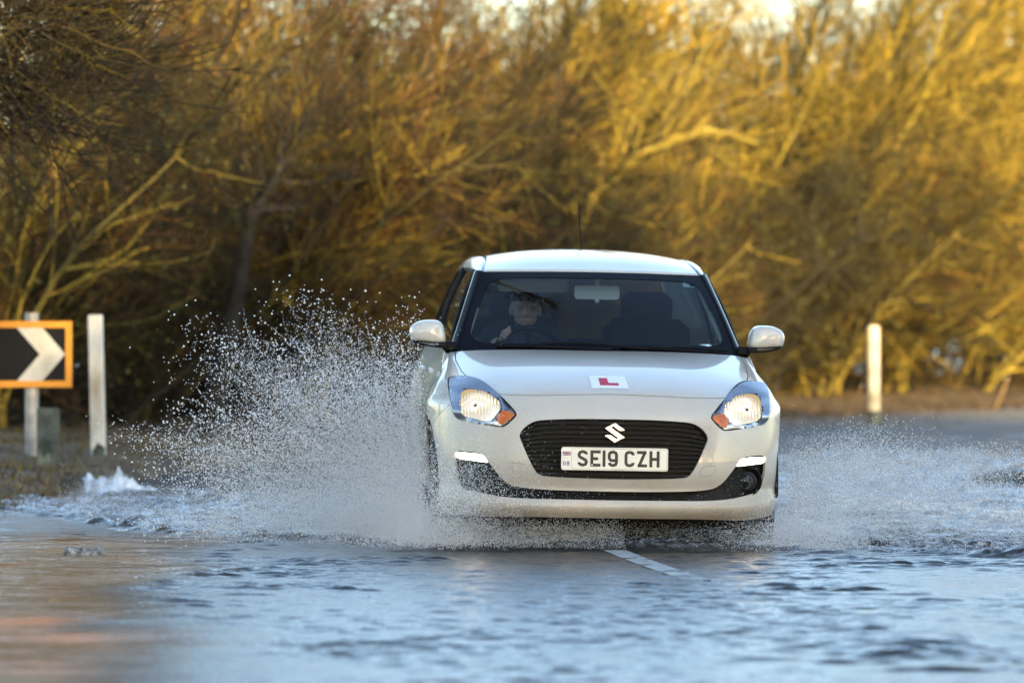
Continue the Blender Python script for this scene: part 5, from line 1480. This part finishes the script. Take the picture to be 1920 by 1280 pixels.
# ------------------------------------------------------------------ roadside things
def at(px, py):
    """where the sight line through a point of the photograph meets the ground"""
    y = 30.
    for _ in range(30):
        x = (px - 960) / 8492 * y; z = float(ground_z(np.array(x), np.array(y))); y = 8492 * (EYE - max(z, 0)) / (py - 617)
    return np.array([(px - 960) / 8492 * y, y, z])
M['steel'] = noisy(mat('galvanised', (.30, .29, .28), .55, .4), (.22, .21, .20), (.40, .38, .36), 9)
M['wood_white'] = noisy(mat('weathered_white_paint', (.6, .56, .48), .75), (.36, .31, .24), (.66, .62, .54), 7, 8, .30, .52, .3, 40, 'Object', (1, 1, .35))
M['post_cream'] = noisy(mat('cream_paint', (.5, .42, .28), .65), (.30, .24, .15), (.56, .48, .33), 5, 8, .3, .55)
M['concrete'] = noisy(mat('mossy_concrete', (.16, .17, .15), .9), (.030, .036, .028), (.10, .11, .09), 9, 8, .35, .6, .4, 50)
M['lichen'] = noisy(mat('lichen', (.2, .2, .16), .9), (.10, .11, .08), (.26, .25, .19), 12)
M['sign_black'] = noisy(mat('sign_black', (.010, .010, .011), .5, 0, 0, .12), (.006, .006, .007), (.04, .036, .036), 4.5, 9, .60, .75)
M['sign_white'] = noisy(mat('sign_white', (.62, .60, .56), .4), (.36, .34, .30), (.52, .50, .46), 6)
M['sign_amber'] = noisy(mat('sign_amber', (.75, .33, .02), .4), (.52, .19, .006), (.66, .26, .008), 5)
q = at(59, 866)
sg = empty('chevron_sign', tuple(q)); s_ = 8492 / q[1]
tag(sg, 'black and white chevron board with amber border cut by the left edge', 'road sign')
X = lambda px: (px - 960) / s_ - q[0]
Z = lambda py: EYE + (617 - py) / s_ - q[2]
xr, xl, zt, zb = X(135.5), X(135.5) - 1.18, Z(602), Z(726)
bw = .049
mb = MB(); mb.box(((xl + xr) / 2, 0, (zt + zb) / 2), (xr - xl - .004, .022, zt - zb - .004), .004); mb.build('board', M['sign_black'], sg)
mb = MB()
for c, d in ((((xl + xr) / 2, zt - bw / 2), (xr - xl, bw)), (((xl + xr) / 2, zb + bw / 2), (xr - xl, bw)), ((xr - bw / 2, (zt + zb) / 2), (bw, zt - zb - 2 * bw)), ((xl + bw / 2, (zt + zb) / 2), (bw, zt - zb - 2 * bw))):
    mb.box((c[0], -.0130, c[1]), (d[0], .006, d[1]), .0015)
mb.build('border', M['sign_amber'], sg)
zm = (zt + zb) / 2; hh = (zt - zb) / 2 - bw
for k in range(2):
    o_ = X(122.5) - k * .53
    a_ = (122.5 - 80) / s_; b_ = (122.5 - 32) / s_; c_ = (122.5 - 75) / s_
    mb = MB(); mb.prism([(o_ - b_, zm + hh), (o_ - a_, zm + hh), (o_, zm), (o_ - a_, zm - hh), (o_ - b_, zm - hh), (o_ - c_, zm)], -.0135, -.0105); mb.build('chevron', M['sign_white'], sg)
for xx in (X(58), xl + .2):
    p_ = empty('post', (xx, .065, 0), sg)
    mb = MB(); mb.tube([(0, 0, -.3), (0, 0, Z(586))], .050, 20); mb.build('pole', M['steel'], p_, True)
    mb = MB()
    for zz in (zt - .1, zb + .1): mb.box((0, -.008, zz), (.14, .105, .035), .006)
    mb.build('clamp', M['steel'], p_)
# pale stub beside the sign post
q = at(90, 869); s_ = 8492 / q[1]
sb = empty('marker_stub', tuple(q)); tag(sb, 'short grey green concrete stub leaning by the sign post', 'post stub')
mb = MB(); mb.prism([(-.075, -.05), (.055, -.05), (.078, .25), (.080, .385), (.070, .402), (-.072, .408), (-.078, .39)], -.05, .05); o = mb.build('stub_body', M['concrete'], sb)
mb = MB(); mb.prism([(-.070, .0), (-.02, -.02), (.03, .0), (.01, .08), (-.03, .05), (-.06, .11)], -.062, -.048); mb.build('lichen_patch', M['lichen'], sb)
# white post, weathered
q = at(185, 861); s_ = 8492 / q[1]
wp_ = empty('marker_post', tuple(q)); wp_.rotation_euler = (0, math.radians(-1.3), 0)
tag(wp_, 'weathered square white post standing between the chevron sign and the splash', 'marker post')
h = EYE + (617 - 590) / s_ - q[2]
mb = MB(); mb.box((0, 0, h / 2 - .15), (.108, .10, h + .3), .008); mb.build('shaft', M['wood_white'], wp_)
mb = MB(); mb.prism([(-.045, h * .0 + .02), (.05, .0), (.054, .09), (.0, .13), (-.04, .07)], -.056, -.0495); mb.build('flaked_patch', M['concrete'], wp_)
q = at(1638, 793); s_ = 8492 / q[1]
rp = empty('marker_post', tuple(q)); tag(rp, 'sunlit round cream post at the far road edge on the right', 'marker post')
h = EYE + (617 - 610) / s_ - q[2]
mb = MB(); mb.lathe([(0, -.3), (.071, -.3), (.071, .10), (.069, .104), (.069, h - .03), (.064, h - .01), (.045, h), (0, h + .002)], 24); mb.build('shaft', M['post_cream'], rp, True)
mb = MB(); mb.lathe([(.0715, .0), (.0745, .002), (.0745, .13), (.0715, .135)], 24); mb.build('collar', M['concrete'], rp, True)
# leaning stakes in the hedge foot at the right
M['stake'] = noisy(mat('stake_wood', (.2, .11, .045), .85), (.13, .075, .03), (.24, .14, .06), 10)
for px, py, h, lean, lab in ((1590, 772, .34, .5, 'short brown stake leaning left of the cream post'), (1870, 757, .34, .38, 'thin brown stake leaning near the right end of the bank')):
    q = at(px, py); st_ = empty('wooden_stake', tuple(q)); st_.rotation_euler = (0, lean, 0); tag(st_, lab, 'stake')
    mb = MB(); mb.tube([(0, 0, -.1), (.005, 0, h * .5), (0, 0, h)], [.015, .014, .012], 9); mb.build('shaft', M['stake'], st_, True)
    mb = MB(); mb.lathe([(.012, h), (.008, h + .008), (0, h + .02)], 9); mb.build('cut_end', M['wood_white'], st_, True)

# ------------------------------------------------------------------ white water washing over the verge
def wash():
    m = mat('white_water', (.66, .66, .64), .25, 0, 0, .5)
    noisy(m, (.30, .30, .28), (.76, .77, .78), 14, 8, .32, .55, .6, 60)
    M['white_water'] = m
    r = np.random.RandomState(5)
    c = at(212, 914)
    w = empty('breaking_wave', (c[0], c[1], 0)); tag(w, 'white curling wave breaking over the verge left of the splash', 'wave')
    # the swollen sheet, and a crest of foam that runs out to the right of it
    def hill(name, x0, x1, y0, y1, nx, ny, fn):
        x, y = np.meshgrid(np.linspace(x0, x1, nx), np.linspace(y0, y1, ny)); z = fn(x, y)
        link(name, mesh_np(name, np.stack([x, y, z], -1).reshape(-1, 3), grid_faces(ny, nx)), w, m)
    N2 = Noise2(61, 26, .03, .16, PI, .6)
    hill('swell', -.44, .16, -.5, .5, 70, 44, lambda x, y: .082 * np.exp(-((x + .12 + .06 * np.sin(y * 7)) / .17) ** 2) * np.exp(-(y / .30) ** 2) * (1 + .30 * N2(x, y)) - .014)
    hill('crest', -.10, .46, -.34, .24, 70, 44, lambda x, y: (.055 * np.exp(-((x - .03) / .10) ** 2) + .055 * sstep(.45, .05, x) * sstep(-.08, .03, x)) * np.exp(-((y + .04 + .18 * x) / (.050 + .02 * np.sin(x * 21))) ** 2) * (1 + .30 * N2(x * 1.2 + 4, y * 1.2)) - .014)
wash()
M['clod'] = noisy(mat('wet_clod', (.2, .19, .17), .7), (.06, .058, .05), (.34, .33, .30), 40, 6, .35, .6, .5, 90)
def clod(name, px, py, sx, h, seed, lab, cat):
    r = np.random.RandomState(seed); q = at(px, py); mb = MB()
    t = empty(name, (q[0], q[1], 0)); tag(t, lab, cat)
    N3 = Noise2(seed, 12, .02, .10, PI, .7)
    for k in range(5):
        v, f = ball((0, 0, 0), 1, 18, 12); v = np.array(v); v = v * (1 + .10 * N3(v[:, 0:1] * .08 + k, v[:, 1:2] * .08 + v[:, 2:3] * .05))
        v = v * np.array([sx * r.uniform(.35, .6), sx * r.uniform(.35, .6), h * r.uniform(.6, 1.1)]) + np.array([(k - 1.5) * sx * .4, r.uniform(-.3, .3) * sx, h * .1])
        mb2 = MB(); mb2.add(v, f); mb2.build('lump', M['clod'], t, True)
clod('turf_clod', 152, 1042, .085, .040, 71, 'broken grey clod poking out of the brown water at lower left', 'clod')
grass('water_weed', 'dark weedy clump standing in the water at the right edge', [(3.45, 31.2, .16, .25), (3.62, 31.6, .14, .3)], 1500, .10, 93, ('dark', 'olive')) if False else None
def weed():
    r = np.random.RandomState(93); n = 1400
    P = np.zeros((n, 4, 3)); x = 3.56 + r.normal(size=n) * .16; y = 31.4 + r.normal(size=n) * .35
    P[:, 0] = np.stack([x, y, np.full(n, -.03)], -1)
    d = nrm(np.stack([r.normal(size=n) * .7 + .3, r.normal(size=n) * .5, np.ones(n) * .8], -1)); L = r.uniform(.05, .17, n)
    for j in range(3):
        d = nrm(d + r.normal(size=(n, 3)) * .25 + [0, 0, -.1]); P[:, j + 1] = P[:, j] + d * (L / 3)[:, None]
    V, F, C = tubes(P, np.broadcast_to(np.array([.004, .0035, .003, .001]), (n, 4)), 3, pick(r, 'dark', n, .4) * [.8, 1.0, .8], r)
    tag(link('water_weed', mesh_np('water_weed', V, F, True, None, C), None, M['twig']), 'dark weedy clump standing in the water at the right edge', 'weeds', None, 'stuff')
weed()

# ------------------------------------------------------------------ spray: every drop is a small body of water in the air
M['drop'] = mat('water_drops', (.86, .86, .85), .12, 0, 0, .6)
p = M['drop'].node_tree.nodes['Principled BSDF']; p.inputs['Subsurface Weight'].default_value = 0
OCT_V = np.array([(1, 0, 0), (-1, 0, 0), (0, 1, 0), (0, -1, 0), (0, 0, 1), (0, 0, -1)], float)
OCT_F = np.array([(0, 2, 4), (2, 1, 4), (1, 3, 4), (3, 0, 4), (2, 0, 5), (1, 2, 5), (3, 1, 5), (0, 3, 5)])
TET_V = np.array([(1, 1, 1), (-1, -1, 1), (-1, 1, -1), (1, -1, -1)], float) * .8
TET_F = np.array([(0, 2, 1), (0, 1, 3), (0, 3, 2), (1, 2, 3)])
def drops(sets):
    V = []; F = []; o = 0
    for c, r, k in sets:
        tv, tf = (OCT_V, OCT_F) if k else (TET_V, TET_F)
        n = len(c); v = (c[:, None] + tv[None] * r[:, None, None]).reshape(-1, 3)
        F.append((tf[None] + (np.arange(n) * len(tv))[:, None, None]).reshape(-1, 3) + o); V.append(v); o += len(v)
    return np.concatenate(V), np.concatenate(F)
cm = np.array(CAR)
def cw(p): return np.asarray(p) @ cm[:3, :3].T + cm[:3, 3]
def in_car(c):
    """drops that would sit inside the car body are left out"""
    l = (c - cm[:3, 3]) @ cm[:3, :3]
    return (np.abs(l[:, 0]) < .90) & (l[:, 1] > .02 + .32 * np.clip((np.abs(l[:, 0]) - .45) / .42, 0, 1) ** 2) & (l[:, 1] < 3.8) & (l[:, 2] > .13)
def plume(r, n, fl, fh, size, table, org, sgn, yr, pw=(1, 1), ph=.7):
    tt = np.array(table); 
    th = np.interp(r.rand(n), np.linspace(0, 1, len(tt)), tt[:, 0]); th = th + r.normal(size=n) * 3
    R = np.interp(th, tt[:, 0], tt[:, 1])
    f = fl + (fh - fl) * r.beta(*pw, n)
    # the sheet leaves the wheel in fingers and clots, not evenly
    w_ = .5 + .5 * np.sin(th * .38 + 1.3 * np.sin(f * 4 + ph)) * np.sin(f * 7 + th * .11 + ph)
    fing = .5 + .5 * np.sin(th * .9 + ph + 1.5 * np.sin(th * .23)); 
    clot = r.rand(n) < .22 + .45 * w_ + .33 * fing
    R = R * (.90 + .11 * np.sin(th * .31 + ph) + .08 * np.sin(th * .83 + 2 * ph))
    th, R, f = th[clot], R[clot], f[clot]
    a = np.radians(th); rad = f * R
    x = org[0] + sgn * (rad * np.cos(a) + r.normal(size=len(th)) * .10); z = .02 + rad * np.sin(a) - .05 * rad * rad * np.cos(a)
    y = org[1] + r.uniform(yr[0], yr[1], len(th)) + .25 * r.normal(size=len(th)) * f
    c = np.stack([x, y, z], -1); s = np.exp(r.uniform(math.log(size[0]), math.log(size[1]), len(th)))
    s = s * (.75 + .5 * f)
    ok = (z > .004) & ~in_car(c)
    return c[ok], s[ok]
r = np.random.RandomState(2024)
TL = [(-2, 1.3), (6, 1.45), (13, 1.58), (20, 1.62), (28, 1.63), (36, 1.62), (44, 1.58), (53, 1.50), (62, 1.38), (72, 1.22), (82, 1.08), (90, .92)]
oL = cw((-.83, .80, 0)); oR = cw((.84, .80, 0))
TR = [(-1, 2.2), (2, 2.2), (5, 2.1), (9, 2.0), (13, 1.8), (17, 1.55), (22, 1.35), (29, 1.15), (38, .95), (50, .74), (64, .55)]
sets = []
for n, fl, fh, sz, k, pw in ((3000, .45, 1.16, (.0030, .0056), 1, (2.0, 2.0)), (14000, .22, 1.10, (.0022, .0038), 1, (1.7, 2.0)), (150000, .04, 1.06, (.0011, .0026), 0, (1.55, 2.4)), (130000, .0, .95, (.0010, .0018), 0, (1.5, 2.3))):
    c, s = plume(r, n, fl, fh, sz, TL, oL, -1, (-.25, 1.3), pw); sets.append((c, s, k))
# ropes of water breaking into beads along their flight
def ropes(n, table, org, sgn, yr, f0, length, rad):
    tt = np.array(table); C = []; Rr = []
    th = np.interp(r.rand(n), np.linspace(0, 1, len(tt)), tt[:, 0]); R0 = np.interp(th, tt[:, 0], tt[:, 1])
    for i in range(n):
        k = r.randint(14, 34); a = math.radians(th[i]); L = r.uniform(*length)
        q = R0[i] * r.uniform(*f0) + np.linspace(0, L, k); bend = r.normal() * .35 * (q - q[0]) ** 2 / L
        x = org[0] + sgn * (q * math.cos(a) - bend * math.sin(a)); z = .02 + q * math.sin(a) + bend * math.cos(a)
        y = np.full(k, org[1] + r.uniform(*yr)) + np.linspace(0, r.normal() * .05, k)
        C.append(np.stack([x, y, z], -1) + r.normal(size=(k, 3)) * .0022); Rr.append(rad * r.uniform(.6, 1.3) * np.linspace(1, .5, k) * np.exp(r.normal(size=k) * .3))
    c = np.concatenate(C); s = np.concatenate(Rr); ok = (c[:, 2] > .004) & ~in_car(c)
    return c[ok], s[ok], 1
sets.append(ropes(260, TL, oL, -1, (-.3, .9), (.12, .85), (.06, .24), .0030))
V, F = drops(sets)
tag(link('water_spray', mesh_np('water_spray', V, F), None, M['drop']), 'tall white plume of water drops thrown up beside the left wheel', 'spray', None, 'stuff')
sets = []
for n, fl, fh, sz, k, pw in ((4500, .15, 1.08, (.0020, .0036), 1, (1.7, 1.5)), (65000, .04, 1.02, (.0015, .0026), 0, (1.7, 1.5)), (40000, .0, 1.0, (.0011, .0017), 0, (1.6, 1.5))):
    c, s = plume(r, n, fl, fh, sz, TR, oR, 1, (-.5, 1.4), pw); sets.append((c, s, k))
sets.append(ropes(150, TR, oR, 1, (-.5, .7), (.06, .8), (.05, .20), .0026))
V, F = drops(sets)
tag(link('water_spray', mesh_np('water_spray', V, F), None, M['drop']), 'low fan of fine spray spreading from the right wheel', 'spray', None, 'stuff')
def low_band(n, x0, x1, zmax, sz, k, depth=(0, 2.2), pw=1.6):
    x = r.uniform(x0, x1, n); y = np.interp(x, FRONT[:, 0], FRONT[:, 1]) + r.uniform(depth[0], depth[1], n)
    z = .01 + zmax * r.rand(n) ** pw; c = np.stack([x, y, z], -1); ok = ~in_car(c)
    return c[ok], np.exp(r.uniform(math.log(sz[0]), math.log(sz[1]), n))[ok], k
sets = [low_band(8000, -2.6, -.3, .16, (.0011, .0024), 0), low_band(16000, -2.6, -.2, .15, (.0008, .0014), 0), low_band(3500, -.6, 1.7, .13, (.0010, .0020), 0, (-.02, .5)), low_band(9000, -.6, 1.7, .10, (.0008, .0013), 0, (-.02, .5)),
        low_band(2200, -.55, .45, .30, (.0009, .0022), 1, (-.1, .12), 1.2), low_band(5000, 1.2, 3.6, .10, (.0010, .0020), 0), low_band(9000, 1.2, 3.6, .09, (.0008, .0013), 0)]
# drops flung across the front corner of the bumper
n = 4200; lx = -.87 + np.abs(r.normal(size=n)) * .22; lz = .16 + np.abs(r.normal(size=n)) * .20; ly = -.35 + r.rand(n) * .35
c = cw(np.stack([lx, ly, lz], -1)); sets.append((c, np.exp(r.uniform(math.log(.0010), math.log(.0026), n)), 1))
for sx_, n in ((-1, 9000), (1, 7000)):
    c = cw(np.stack([sx_ * (.84 + r.normal(size=n) * .14), .55 + r.normal(size=n) * .30, np.abs(r.normal(size=n)) * .13 + .005], -1)); c = c[~in_car(c)]
    sets.append((c, np.exp(r.uniform(math.log(.0010), math.log(.0026), len(c))), 0))
n = 12000; c = cw(np.stack([-.95 + 1.0 * r.rand(n) ** 1.9, r.uniform(.15, 1.3, n), .008 + r.rand(n) ** 1.3 * .12], -1))
sets.append((c, np.exp(r.uniform(math.log(.0010), math.log(.0021), len(c))), 0))
n = 9000; c = cw(np.stack([-1.05 + 1.1 * r.rand(n) ** 1.7, r.uniform(-.22, .12, n), .01 + np.abs(r.normal(size=n)) * .075], -1)); c = c[~in_car(c)]
sets.append((c, np.exp(r.uniform(math.log(.0009), math.log(.0019), len(c))), 0))
n = 30000; c = cw(np.stack([-.97 + r.normal(size=n) * .20, r.uniform(-.7, .35, n), .02 + np.abs(r.normal(size=n)) * .27], -1)); c = c[~in_car(c)]
sets.append((c, np.exp(r.uniform(math.log(.0010), math.log(.0024), len(c))), 0))
n = 8000; c = cw(np.stack([.92 + r.normal(size=n) * .16, r.uniform(-.35, .35, n), .01 + np.abs(r.normal(size=n)) * .12], -1)); c = c[~in_car(c)]
sets.append((c, np.exp(r.uniform(math.log(.0010), math.log(.0024), len(c))), 0))
n = 260; c = cw(np.stack([r.uniform(-.5, .9, n), r.uniform(-.4, -.1, n), r.uniform(.15, .75, n)], -1)); sets.append((c, np.exp(r.uniform(math.log(.0008), math.log(.0018), n)), 1))
V, F = drops(sets)
tag(link('bow_spray', mesh_np('bow_spray', V, F), None, M['drop']), 'low spray skimming ahead of the bumper and along the bow wave', 'spray', None, 'stuff')
